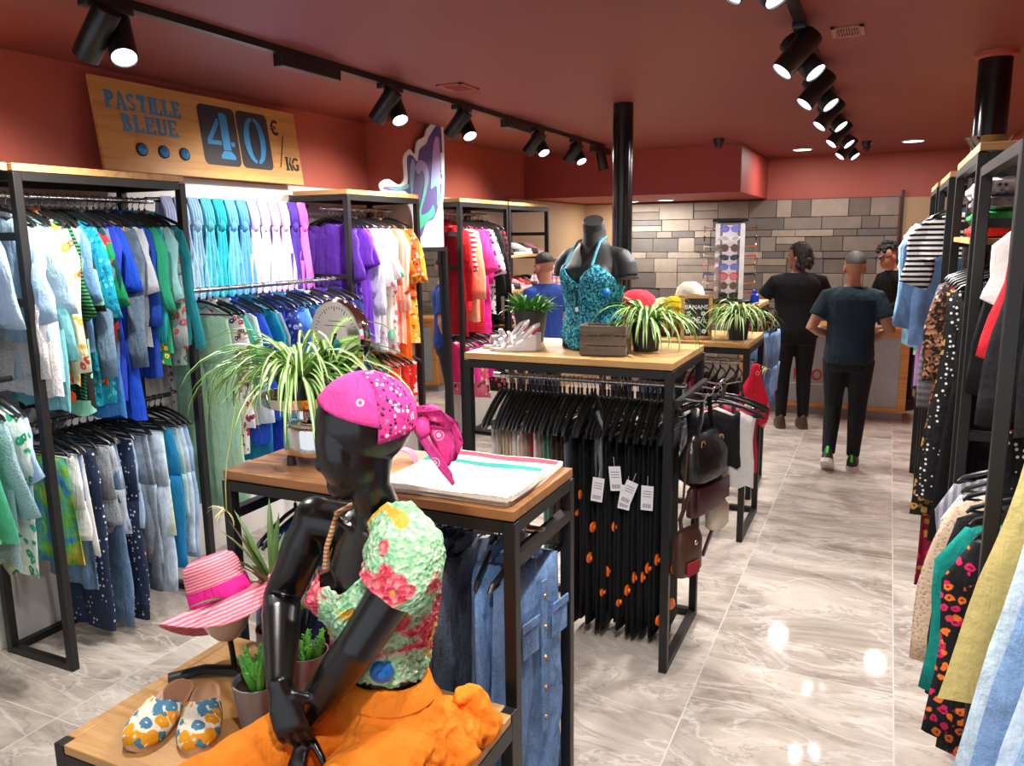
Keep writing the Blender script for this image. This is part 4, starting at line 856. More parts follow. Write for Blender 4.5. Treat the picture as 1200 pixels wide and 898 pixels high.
# --- sandals, mannequin bust, crate on the pine gondola
def wedge(label, pos, rz, grp=None):
    t = thing('wedge_sandal', label, 'sandal', pos, rz, grp); silver = plain('silver leather', '#d9d6d6', .3, .35)
    m = MB(); rs = []
    for k in range(11):
        v = k / 10; x = lerp(-.11, .12, v); h = lerp(.078, .012, sm(min(1, v * 1.35))); hw = .026 + .014 * sin(pi * min(1, .25 + .8 * v)) - (.02 if k in (0,) else 0) - (.02 if k == 10 else 0)
        rs.append([(x, -hw, .0), (x, hw, .0), (x, hw, h), (x, -hw, h)])
    m.rings(rs).build('sole', silver, t, smooth=30)
    def strap(x, h, r, tilt=0, w=.014):
        s = MB(); s.tube([(x + tilt * sin(a), .038 * cos(a), r + h * sin(a)) for a in [pi * k / 8 for k in range(9)]], [(w, .003)] * 9, 6, ref=(1, 0, 0)); return s
    strap(.065, .038, .018).build('toe_strap', silver, t); strap(.015, .055, .03, .02, .009).build('instep_strap', silver, t)
    s = MB(); s.tube([(-.03, .036, .05), (-.075, .034, .10), (-.105, 0, .115), (-.075, -.034, .10), (-.03, -.036, .05)], [(.010, .003)] * 5, 6, ref=(0, 0, 1)); s.build('ankle_strap', silver, t)
    MB().tube([(-.07, -.02, .078), (-.10, 0, .098), (-.07, .02, .078)], [(.012, .004)] * 3, 6, ref=(0, 0, 1)).build('red_lining', plain('red leather', '#c0303a', .45), t)
wedge('silver wedge sandal, front one of the pair on the pine gondola', (-1.50, 3.27, 1.346), radians(205))
wedge('silver wedge sandal, rear one of the pair, nearer the plant', (-1.585, 3.36, 1.346), radians(222))
def crate():
    t = thing('wooden_crate', 'small dark weathered wooden crate in front of the sequin bust', 'crate', (-1.085, 3.285, 1.346), radians(6))
    wd = wood('weathered dark wood', '#6a5f52', '#3c342c', .8); w, d, h = .20, .11, .13
    for k in range(3):
        z = h * (k + .5) / 3
        for y in (-d / 2, d / 2): MB().box((0, y, z), (w, .012, h / 3 - .004), bev=.002).build('plank', wd, t, smooth=0)
    for x in (-w / 2 + .006, w / 2 - .006): MB().box((x, 0, h / 2), (.012, d - .014, h), bev=.002).build('end_panel', wd, t, smooth=0)
    MB().box((0, 0, .006), (w - .03, d - .014, .01)).build('bottom', wd, t, smooth=0)
crate()
def elr(cx, cy, z, a, b, k=24, e=1.0, sk=0):
    r = []
    for i in range(k):
        an = 2 * pi * i / k; c, s = cos(an), sin(an)
        r.append((cx + a * abs(c) ** e * (1 if c > 0 else -1), cy + b * abs(s) ** e * (1 if s > 0 else -1), z + sk * s))
    return r
def bust():
    t = thing('mannequin_bust', 'black headless mannequin bust in a blue sequin halter top', 'mannequin', (-1.20, 3.46, 1.346), radians(-14))
    m = MB()
    body = [(0, .165, .105), (.04, .16, .10), (.10, .135, .088), (.17, .118, .08), (.25, .132, .09), (.32, .145, .105), (.37, .142, .10), (.41, .135, .085), (.437, .115, .07), (.458, .085, .058), (.475, .06, .055), (.50, .052, .053), (.545, .050, .052)]
    m.rings([elr(0, -.006 if .28 < z < .4 else .005, z, a, b) for z, a, b in body])
    m.ell((-.065, -.07, .325), (.062, .05, .058)); m.ell((.065, -.07, .325), (.062, .05, .058))
    for s in (-1, 1): m.tube([(s * .08, .01, .425), (s * .135, .01, .408), (s * .165, .008, .375), (s * .178, .004, .325)], [.036, .046, .047, .043], 14)
    o = m.build('torso', MATBLK, t); remesh(o, .007, 6)
    n = MB(); n.tube([(0, 0, .53), (.004, -.012, .565), (.006, -.016, .572)], [.049, .048, .044], 24); n.build('neck_cap', MATBLK, t)
    for s in (-1, 1): MB().tube([(s * .1782, .004, .326), (s * .1790, .003, .318)], [.0445, .0445], 20).build('arm_cap', MATBLK, t)
    # sequin halter: follows the chest, pointed hem
    sq = fabric('#1f6f86', 'sequin', '#4fb0c4', '#123f52'); h = MB(); rs = []
    def prof(z):
        for (z0, a0, b0), (z1, a1, b1) in zip(body, body[1:]):
            if z0 <= z <= z1: q = (z - z0) / (z1 - z0); return lerp(a0, a1, q), lerp(b0, b1, q)
        return body[-1][1:]
    K = 33
    for i in range(15):
        v = i / 14; row = []
        for j in range(K):
            u = -1 + 2 * j / (K - 1); an = -pi / 2 + u * 1.75
            ztop = .385 - .09 * (1 - min(1, abs(abs(u) * 1.9 - 0) / .62)) if abs(u) < .33 else .385 - .10 * min(1, (abs(u) - .33) / .5)
            zbot = -.015 + .10 * min(1, abs(u) * 1.5) if abs(u) < .67 else .085
            zbot = max(.004, zbot)
            z = lerp(ztop, zbot, v); a, b = prof(max(0, z)); bul = .045 * math.exp(-((z - .325) / .055) ** 2) * (math.exp(-((abs(u) - .26) / .2) ** 2))
            row.append((cos(an) * (a + .012), sin(an) * (b + .014 + bul) - .004, z))
        rs.append(row)
    h.rings(rs, 0, cap=False, closed=False); ht = h.build('halter_top', sq, t, smooth=180)
    sol = ht.modifiers.new('s', 'SOLIDIFY'); sol.thickness = .006
    for s in (-1, 1): MB().tube([(s * .07, -.125, .375), (s * .066, -.085, .43), (s * .058, -.04, .478), (s * .045, .03, .50)], .006, 8).build('halter_strap', fabric('#4f9ab0'), t)
    MB().tube([(0, -.132, .27), (0, -.135, .20)], .004, 6).build('lacing', fabric('#10333f'), t)
    MB().ell((.0, -.135, .185), (.009, .006, .011)).build('clear_bead', plain('clear bead', '#e8eef0', .05), t)
    MB().lathe([(.003, .014), (.013, .010), (.02, .0)], (.128, -.098, .262), 16, M=Matrix.Rotation(pi / 2, 4, 'X') @ Matrix.Rotation(.8, 4, 'Y')).build('security_tag', plain('blue plastic', '#1c78d0', .3), t)
bust()
def cap_head():
    t = thing('cap_stand', 'white rounded cap stand with a red cap behind the spider plant', 'cap stand', (-1.05, 3.645, 1.346))
    MB().lathe([(.05, 0), (.045, .05), (.07, .09), (.085, .14), (.082, .17)], n=24).build('head_form', plain('white foam', '#e4dfd8', .7), t)
    MB().lathe([(.089, .165), (.090, .185), (.078, .225), (.045, .25), (.003, .256)], n=24).build('cap', fabric('#d0283c'), t)
cap_head()

# --- chalkboard and hats on the middle gondola
def text(name, s, size, mat, parent, loc, rot, depth=.0006, bold=0, align='CENTER', shear=0, sx=1.0):
    cu = bpy.data.curves.new(name, 'FONT'); cu.body = s; cu.size = size; cu.extrude = depth; cu.offset = bold; cu.align_x = align; cu.align_y = 'CENTER'; cu.shear = shear
    o = bpy.data.objects.new(name, cu); COL.objects.link(o); dg = bpy.context.evaluated_depsgraph_get()
    me = bpy.data.meshes.new_from_object(o.evaluated_get(dg)); bpy.data.objects.remove(o); me.materials.clear(); me.materials.append(mat); me.name = name
    p = put(name, me, parent, loc, rot); p.scale = (sx, 1, 1); return p
CHALK = plain('white chalk', '#e8e8e4', .9)
def chalkboard():
    t = thing('chalkboard_sign', 'small chalkboard with wooden frame and white writing on the gondola', 'sign', (-1.03, 4.86, 1.222), radians(16))
    tilt = radians(-9); r = put('board', None, t, (0, 0, 0), (tilt, 0, 0)); bpy.data.objects.remove(r)
    M = Matrix.Rotation(tilt, 4, 'X'); w, h = .185, .27
    b = MB(); b.add(*_box(w - .03, .006, h - .03, h / 2), 0, M); b.build('slate', plain('slate', '#20242a', .7), t, smooth=0)
    f = MB()
    for (cx, cz, dx, dz) in ((0, .011, w, .022), (0, h - .011, w, .022), (-w / 2 + .011, h / 2, .022, h), (w / 2 - .011, h / 2, .022, h)):
        f.box((cx, 0, cz), (dx, .016, dz), bev=.004)
    f.v = [tuple(M @ Vector(p)) for p in f.v]; f.build('frame', OAK, t, smooth=0)
    s = MB(); s.tube([M @ Vector((0, .01, h - .04)), Vector((0, .11, .003))], .005, 6); s.build('rear_strut', OAK, t)
    e = pi / 2 + tilt
    text('chalk_writing', 'BANANE', .036, CHALK, t, M @ Vector((0, -.004, .195)), (e, 0, 0), bold=.0006)
    text('chalk_writing', '60€/k', .05, CHALK, t, M @ Vector((0, -.004, .115)), (e, 0, 0), bold=.0006, shear=.15)
    d = MB()
    for (x, z) in ((-.045, .158), (.04, .158), (-.05, .05), (.045, .05)):
        for k in range(5): d.ell((x + .009 * cos(k * 1.257), -.004, z + .009 * sin(k * 1.257)), (.006, .0008, .006), 8, 6)
    d.v = [tuple(M @ Vector(p)) for p in d.v]; d.build('chalk_flowers', CHALK, t)
def _box(x, y, z, cz):
    m = MB(); m.box((0, 0, cz), (x, y, z)); return m.v, m.f
chalkboard()
def wire_basket():
    t = thing('wire_basket', 'black wire basket of hats left of the chalkboard', 'basket', (-1.26, 5.08, 1.221), .1)
    m = MB(); w, d, h = .32, .26, .17
    for k in range(5):
        z = .004 + (h - .004) * k / 4; m.tube([(-w / 2, -d / 2, z), (w / 2, -d / 2, z), (w / 2, d / 2, z), (-w / 2, d / 2, z), (-w / 2, -d / 2, z)], .0025, 5)
    for k in range(9):
        x = -w / 2 + w * k / 8; m.rod((x, -d / 2, 0.002), (x, -d / 2, h), .002, n=5); m.rod((x, d / 2, .002), (x, d / 2, h), .002, n=5); m.rod((x, -d / 2, .003), (x, d / 2, .003), .002, n=5)
    for k in range(7):
        y = -d / 2 + d * k / 6; m.rod((-w / 2, y, .002), (-w / 2, y, h), .002, n=5); m.rod((w / 2, y, .002), (w / 2, y, h), .002, n=5)
    m.build('wire_frame', SATIN, t)
wire_basket()
def cap(label, pos, rz, c, brim=True, tilt=0, c2=None):
    o = MB(); o.lathe([(.092, 0), (.093, .03), (.08, .075), (.045, .103), (.003, .11)], n=26)
    t = thing('cap' if brim else 'hat', label, 'cap' if brim else 'hat', pos, rz); t.rotation_euler = (tilt, 0, rz)
    o.build('crown', fabric(c), t)
    b = MB(); rs = []
    if brim:
        for k in range(9):
            a = -1.1 + 2.2 * k / 8; rs.append([(r * cos(a), r * sin(a), z) for r, z in ((.088, .004), (.155 - .02 * abs(a), -.012), (.155 - .02 * abs(a), -.007), (.088, .010))])
        b.rings(rs).build('visor', fabric(c2 or c), t)
    else:
        b.lathe([(.09, .002), (.15, -.01), (.15, -.006), (.09, .012)], n=30); b.build('brim', fabric(c2 or c), t)
cap('red cap lying in the wire basket', (-1.22, 5.05, 1.245), 2.4, '#a8242e')
cap('dark flowered hat lying in the left of the wire basket', (-1.33, 5.10, 1.26), .3, '#3a2c2a', False)
cap('yellow cap on top of the wire basket', (-1.20, 5.06, 1.365), -1.9, '#e8b81c')
cap('cream straw hat with black brim on top of the hat basket', (-1.14, 5.16, 1.445), .4, '#e0d8c4', False, -.25, '#242226')
cap('white cap on the gondola behind the spider plant', (-1.42, 5.15, 1.245), -2.2, '#dcd8d4')

# --- sunglasses stand
def glasses_meshes(frame, lens, shape):
    f = MB(); l = MB()
    for s in (-1, 1):
        pts = []
        for k in range(15):
            a = 2 * pi * k / 14; c, si = cos(a), sin(a); rx, rz = ((.026, .021), (.024, .024), (.027, .017))[shape]
            pts.append((s * .033 + rx * c, 0, rz * si + (.004 * s * c if shape == 2 else 0)))
        f.tube(pts, .0032, 6); l.rings([[(x * .97 + s * .001, y - .001, z * .97) for x, y, z in pts[:-1]], [(x * .97 + s * .001, y + .001, z * .97) for x, y, z in pts[:-1]]])
        f.tube([(s * .060, 0, .008), (s * .066, .012, .008), (s * .067, .10, .004), (s * .067, .125, -.012)], [(.0035, .0022)] * 4, 6, ref=(0, 0, 1))
    f.tube([(-.010, 0, .006), (0, -.003, .010), (.010, 0, .006)], .0028, 6)
    return f, l
GLC = [('black', '#151517', '#1c1c20', 2), ('rose', '#e0a8b0', '#c07a80', 0), ('tortoiseshell', '#7a4a2a', '#4a2c1c', 1), ('clear', '#d8d4d2', '#9a98a0', 0), ('red', '#c03a40', '#d06468', 1), ('white', '#ecebea', '#a8a0a8', 2), ('amber', '#b06a3a', '#a0603a', 1), ('violet', '#6a6ab8', '#6468c0', 0), ('dark brown', '#38241c', '#2c1e1a', 2)]
def sunglasses_stand():
    t = thing('sunglasses_stand', 'tall white and black revolving stand of sunglasses', 'display stand', (-1.02, 5.84, 1.371), radians(10))
    MB().lathe([(.17, 0), (.17, .018), (.15, .024)], n=40).build('base', SATIN, t)
    MB().b2((-.085, -.085, .024), (.085, .085, .56), bev=.006).build('core', plain('smoked mirror panel', '#8a7f7c', .12, .5), t, smooth=0)
    for k in range(4):
        for s in (-1, 1):
            a = k * pi / 2; M = Matrix.Rotation(a, 4, 'Z')
            m = MB(); m.add(*_box(.03, .014, .52, .29), 0, M @ Matrix.Translation((s * .082, -.092, 0))); m.build('upright', plain('white acrylic', '#f0eef0', .25), t, smooth=0)
        m = MB(); m.add(*_box(.10, .004, .5, .29), 0, Matrix.Rotation(a, 4, 'Z') @ Matrix.Translation((0, -.088, 0))); m.build('back_panel', plain('white backing', '#e4dfe4', .4), t, smooth=0)
    MB().box((0, 0, .572), (.24, .22, .02), bev=.004).build('top_plate', SATIN, t, smooth=0)
    rg = random.Random(8); side = {0: 'front', 3: 'left', 1: 'right'}; cache = {}
    for k in (0, 1, 3):
        for row in range(8):
            n_, fc, lc, sh = GLC[(row * 2 + k * 4 + row // 3) % 9]
            M = t.matrix_basis.copy(); M = Matrix.Translation(t.location) @ Matrix.Rotation(t.rotation_euler.z, 4, 'Z') @ Matrix.Rotation(k * pi / 2, 4, 'Z') @ Matrix.Translation((0, -.175, .065 + row * .064))
            if (n_, sh) not in cache:
                f, l = glasses_meshes(fc, lc, sh); a = f.build('sunglasses', plain(f'frame {n_}', fc, .2)); b = l.build('lens', plain(f'lens {n_}', lc, .06, 0, .8)); cache[(n_, sh)] = (a.data, b.data); bpy.data.objects.remove(a); bpy.data.objects.remove(b)
            fm, lm = cache[(n_, sh)]; g = put('sunglasses', fm); g.location = M.to_translation(); g.rotation_euler = M.to_euler()
            put('lens', lm, g); tag(g, f'{n_} sunglasses, {ORD[row]} row from the bottom, {side[k]} side of the stand', 'sunglasses')
sunglasses_stand()
bt = MB().lathe([(.03, 0), (.03, .06), (.018, .07), (.018, .09)], n=18).build('bottle', plain('blue plastic bottle', '#1c3fd0', .25), None, (-.83, 5.80, 1.371)); tag(bt, 'small blue plastic bottle right of the sunglasses stand', 'bottle')

# --- handbags at the right end of the pine gondola
def bag(name, label, pos, rz, prof, mat, th, strap=None, extra=None):
    t = thing(name, label, 'bag', pos, rz); m = MB()
    rs = []
    for z, w, k in prof: rs.append(elr(0, 0, z, w, th * k, 20, .75))
    m.rings(rs).build('bag_body', mat, t, smooth=60)
    for s in (strap or []): MB().tube(s[0], [(s[1], .003)] * len(s[0]), 6, ref=(0, 1, 0)).build('strap', mat, t)
    return t
BLKL = plain('black leather', '#131314', .28, bump=.35, scale=25)
GOLD = plain('gold metal', '#c9a55a', .25, 1)
b = bag('handbag', 'slouchy black leather handbag hung on the gondola end', (-.67, 3.40, .80), radians(75), [(0, .13, .6), (.03, .165, 1), (.12, .17, .95), (.19, .14, .5), (.215, .12, .22)], BLKL, .07, [([(-.09, 0, .19), (-.085, -.02, .27), (-.03, .0, .37), (.03, 0, .37), (.085, .02, .27), (.09, 0, .19)], .011)])
for s in (-1, 1): MB().tube([(s * .085 + .016 * cos(a), -.035, .175 + .016 * sin(a)) for a in [k * pi / 6 for k in range(13)]], .004, 6).build('ring', GOLD, b)
bag('handbag', 'dark snake patterned handbag behind the black leather one', (-.61, 3.70, .88), radians(60), [(0, .10, .6), (.03, .16, 1), (.11, .17, .9), (.17, .13, .4)], fabric('#3b342c', 'leopard', '#5f564a', '#171412', .8), .06, [([(-.1, 0, .15), (-.05, 0, .3), (.05, 0, .3), (.1, 0, .15)], .01)])
b = bag('handbag', 'burgundy leather flap bag under the black handbag', (-.66, 3.40, .665), radians(75), [(0, .15, .9), (.01, .155, 1), (.11, .15, 1), (.125, .145, .7)], plain('burgundy leather', '#3f1a1c', .4), .035, [([(-.15, 0, .11), (-.19, .02, .0), (-.12, .03, -.17), (.05, .03, -.24), (.2, .02, -.05), (.25, 0, .2), (.26, 0, .44)], .010)])
MB().b2((-.15, -.043, .03), (.15, -.034, .128), bev=.004).build('flap', plain('burgundy leather', '#3f1a1c', .4), b)
b = bag('shoulder_bag', 'small brown and red bag hanging low on the gondola end', (-.70, 3.25, .42), radians(70), [(0, .07, .7), (.02, .085, 1), (.15, .09, .9), (.2, .07, .5)], plain('brown leather', '#4a2c1e', .45), .04, [([(-.06, 0, .18), (-.02, 0, .55), (.02, 0, .55), (.06, 0, .18)], .006)])
MB().b2((-.06, -.045, .01), (.03, -.038, .07), bev=.003).build('red_patch', plain('red suede', '#a01c2c', .8), b)
MB().ell((.0, -.04, .15), (.012, .008, .012)).build('stud', STEEL, b)
bag('handbag', 'cream bag hanging below the burgundy bag', (-.64, 3.58, .52), radians(70), [(0, .05, .7), (.02, .075, 1), (.1, .08, .9), (.13, .06, .5)], plain('cream leather', '#d8cdb8', .5), .035, [([(-.05, 0, .12), (0, 0, .4), (.05, 0, .12)], .005)])
t = thing('bag_hooks', 'black bar of hooks on the right end of the pine gondola', 'hooks', (-.735, 3.43, 1.18))
MB().b2((-.012, -.28, -.012), (.012, .28, .012)).build('bar', BLACK, t, smooth=0)
for y in (-.18, -.03, .12, .25): MB().tube([(.01, y, 0), (.06, y, -.005), (.09, y, .0), (.10, y, .03)], .004, 6).build('hook', STEEL, t)
fill([('bikini', 'black strapped top', F('#1a1a1c'), dict(L=.36)), ('top', 'white draped top', F('#e0dcd8'), dict(L=.45)), ('top', 'rose red top', F('#c83a56'), dict(L=.42)), ('bikini', 'cream and brown beaded top', F('#c8b49a', 'floral', '#5a3a28', '#1c1816', 1.2), dict(L=.4))], (-.655, 3.50, 1.175), (-.655, 3.76, 1.175), .25, 'hung {0} behind the handbags', 35, -1, .3)

# --- on the plinth: clogs, hat on stand, pots
FLOW = fabric('#f2ead8', 'dense_floral', '#e8a020', '#4f88a8', 2.0)
def clog(label, pos, rz, tilt=(0, 0)):
    t = thing('clog', label, 'shoe', pos, rz); t.rotation_euler = (tilt[0], tilt[1], rz)
    def hw(v): return (.034 + .017 * sm(v * 1.6)) * (sqrt(max(0, 1 - ((v - .72) / .29) ** 2)) if v > .72 else 1) * (sqrt(max(0.02, 1 - ((.14 - v) / .15) ** 2)) if v < .14 else 1)
    def lift(v): return .028 * (1 - sm(v * 1.5))
    N = 22; rs = []
    for i in range(N + 1):
        v = i / N; x = lerp(-.128, .132, v); w = max(.004, hw(v)); rs.append([(x, -w, lift(v) * .1), (x, w, lift(v) * .1), (x, w, .018 + lift(v)), (x, -w, .018 + lift(v))])
    MB().rings(rs).build('sole', plain('pale clog sole', '#c79e7c', .6), t, smooth=50)
    rs = []
    for i in range(13):
        v = lerp(.40, 1.0, i / 12); x = lerp(-.128, .134, v); w = max(.004, hw(v)) + .003; h = .058 * (1 - .55 * sm((v - .45) / .6)) * (1 if v < .9 else sqrt(max(.02, 1 - ((v - .9) / .1) ** 2)))
        fr = []
        for j in range(15):
            a = pi * j / 14; notch = .05 * sin(a) ** 3 * (1 - i / 12) ** 3
            fr.append((x + notch, w * cos(a), .014 + lift(v) * (.5 + .5 * sin(a)) + h * abs(sin(a)) ** .7))
        rs.append(fr)
    u = MB(); u.rings(rs, 0, False, False); o = u.build('upper', FLOW, t, smooth=180); sd = o.modifiers.new('s', 'SOLIDIFY'); sd.thickness = .003
    i = MB(); pts = [(lerp(-.12, .0, v), 0, .019 + lift(.03 + v * .45)) for v in (0, .25, .5, .75, 1)]; i.tube(pts, [(.016, .001), (.028, .002), (.031, .002), (.033, .002), (.034, .002)], 12, ref=(0, 1, 0)); i.build('insole', plain('tan insole', '#b98d6e', .6), t)
clog('yellow flowered clog standing in front, right one of the pair', (-1.575, 1.405, PZ), radians(-52), (0, 0))
clog('yellow flowered clog tilted behind, left one of the pair', (-1.685, 1.365, PZ + .006), radians(-72), (-.22, 0))
def hat_stand():
    t = thing('hat_stand', 'black iron stand with clear beige head form under the pink hat', 'stand', (-1.665, 1.62, PZ), 0)
    b = MB(); b.tube([(-.16, -.10, .012), (-.09, -.03, .02), (0, 0, .022), (.09, -.01, .02), (.17, .05, .012)], [(.012, .02)] * 5, 8, ref=(0, 0, 1)); b.build('base', BLACK, t)
    MB().tube([(0, 0, .02), (-.005, 0, .08), (-.015, 0, .14)], .008, 8).build('rod', BLACK, t)
    m = MB(); m.lathe([(.03, .12), (.055, .15), (.075, .20), (.08, .25), (.07, .31), (.04, .345), (.003, .352)], (-.02, 0, 0), 26); m.ell((-.05, -.045, .2), (.02, .03, .03)); o = m.build('head_form', plain('beige acrylic', '#cdb49a', .12), t); remesh(o, .008, 6)
hat_stand()
def pink_hat():
    t = thing('sun_hat', 'pink straw sun hat with magenta band on the iron stand', 'hat', (-1.69, 1.61, .85), 0); t.rotation_euler = (radians(6), radians(-22), radians(-20)); t.scale = (.86,) * 3
    tm = NT('pink straw'); w = tm.n('TexWave', wave_type='BANDS', bands_direction='Z'); w.inputs['Scale'].default_value = 32; w.inputs['Distortion'].default_value = 1.5; tm.l(tm.co(1), w.inputs['Vector'])
    tm.set(tm.mix(tm.ramp(w.outputs['Fac'], [(.35, (0, 0, 0)), (.6, (1, 1, 1))]), lin('#e0607c'), lin('#f4aab4')), .75); tm.bump(w.outputs['Fac'], .5, .004)
    m = MB(); m.lathe([(.103, -.02), (.104, .0), (.099, .05), (.094, .09), (.084, .115), (.06, .128), (.003, .130)], n=44); m.v = [(x * 1.1, y * .95, z) for x, y, z in m.v]; m.build('crown', tm.m, t, smooth=60)
    b = MB(); rs = []
    for k in range(48):
        a = 2 * pi * k / 48; out = .115 + .012 * cos(a); dz = -.045 - .05 * cos(2 * a + .5) + .035 * cos(a); r0 = .1
        rs.append([((r0 + out * v) * cos(a) * 1.1, (r0 + out * v) * sin(a) * .95, -.018 + dz * v ** 1.4 + th) for v, th in ((0, 0), (.35, 0), (.7, 0), (1, 0), (1, .004), (.7, .004), (.35, .004), (0, .004))])
    rs.append(rs[0]); b.rings(rs, 0, False); b.build('brim', tm.m, t, smooth=60)
    h = MB(); h.lathe([(.1045, -.016), (.106, .0), (.1025, .036), (.0995, .036)], n=44); h.v = [(x * 1.1, y * .95, z) for x, y, z in h.v]; h.build('hat_band', fabric('#e02890'), t)
pink_hat()
GREYP = plain('grey ceramic pot', '#76716f', .5); MAUVE = plain('mauve pot', '#7d6a70', .5)
def pot(t, r0, r1, h, mat):
    MB().lathe([(r0, 0), (r1, h), (r1 * .92, h), (r1 * .88, h - .015)], n=32).build('pot', mat, t); MB().lathe([(r1 * .88, h - .02), (r1 * .86, h - .014)], n=20).build('soil', SOIL, t)
def succulent(label, pos, r0, r1, h, mat, n, hh, seed):
    rg = random.Random(seed); t = thing('potted_succulent', label, 'plant', pos); pot(t, r0, r1, h, mat); m = MB()
    for i in range(n):
        a = rg.uniform(0, 6.28); r = r1 * .6 * sqrt(rg.random()); L = rg.uniform(.5, 1) * hh; b = Vector((r * cos(a), r * sin(a), h - .02)); d = Vector((cos(a) * .35, sin(a) * .35, 1))
        pts = [b + d * L * v for v in (0, .3, .6, .85, 1)]; m.tube(pts, [.008, .010, .009, .007, .002], 7)
        for k in range(7):
            q = b + d * L * (.2 + .11 * k); an = rg.uniform(0, 6.28); m.tube([q, q + Vector((cos(an) * .012, sin(an) * .012, .010))], [.005, .0015], 5)
    m.build('stems', plain('succulent green', '#4f9436', .4, var=.15, scale=40), t)
succulent('green succulent in a grey pot on the plinth, left of the mannequin', (-1.425, 1.46, PZ), .048, .066, .135, GREYP, 26, .10, 4)
succulent('small succulent in a mauve pot behind the mannequin arm', (-1.385, 1.61, PZ), .045, .06, .15, MAUVE, 16, .07, 5)
def agave():
    rg = random.Random(6); t = thing('potted_yucca', 'spiky yucca plant behind the pink hat', 'plant', (-1.585, 1.715, PZ)); pot(t, .045, .06, .13, MAUVE)
    MB().tube([(0, 0, .1), (0, 0, .24)], [.014, .012], 10).build('trunk', plain('yucca trunk', '#6b5236', .8, bump=.4), t); m = MB()
    for i in range(34): leaf(m, (0, 0, .2 + .05 * rg.random()), rg.uniform(0, 6.28), rg.uniform(.1, 1.45), rg.uniform(.16, .3), .022, rg.uniform(.1, .7), (0, 0, 0), 7)
    m.build('foliage', plain('yucca green', '#4d6d2f', .4, var=.15), t, smooth=180)
agave()
def navy_bag():
    t = thing('knitted_bag', 'navy knitted triangular bag on a gold chain behind the mannequin arm', 'bag', (-1.395, 1.715, -.055), radians(12))
    m = MB(); rs = []
    for (z, x0, x1) in ((.73, -.075, -.03), (.76, -.07, .04), (.80, -.062, .105), (.84, -.052, .10), (.88, -.042, .075), (.93, -.03, .04), (.965, -.02, .012)):
        k = []; c = (x0 + x1) / 2; w = (x1 - x0) / 2
        for i in range(16): a = 2 * pi * i / 16; k.append((c + w * cos(a), .022 * sin(a), z))
        rs.append(k)
    m.rings(rs).build('bag_body', fabric('#171a38', 'knit', '#24284e'), t, smooth=60)
    for s in (-1, 1): MB().tube([(-.006, -.012, .945), (s * .022 - .002, -.012, 1.02), (s * .03, .13, 1.12)], .004, 6).build('chain', GOLD, t)
navy_bag()
m = MB(); rs = [elr(0, 0, z, w, th, 18, .8) for z, w, th in ((0, .09, .03), (.02, .10, .04), (.10, .095, .038), (.16, .06, .03), (.19, .03, .02), (.25, .012, .01))]
t = thing('fabric_pouch', 'bright magenta fabric pouch behind the mannequin arms', 'pouch', (-1.335, 1.735, PZ), .2); m.rings(rs).build('pouch_body', fabric('#d0206c'), t)
MB().tube([(0, 0, .2), (.01, 0, .21)], .016, 10).build('tie', fabric('#f0a08a'), t)

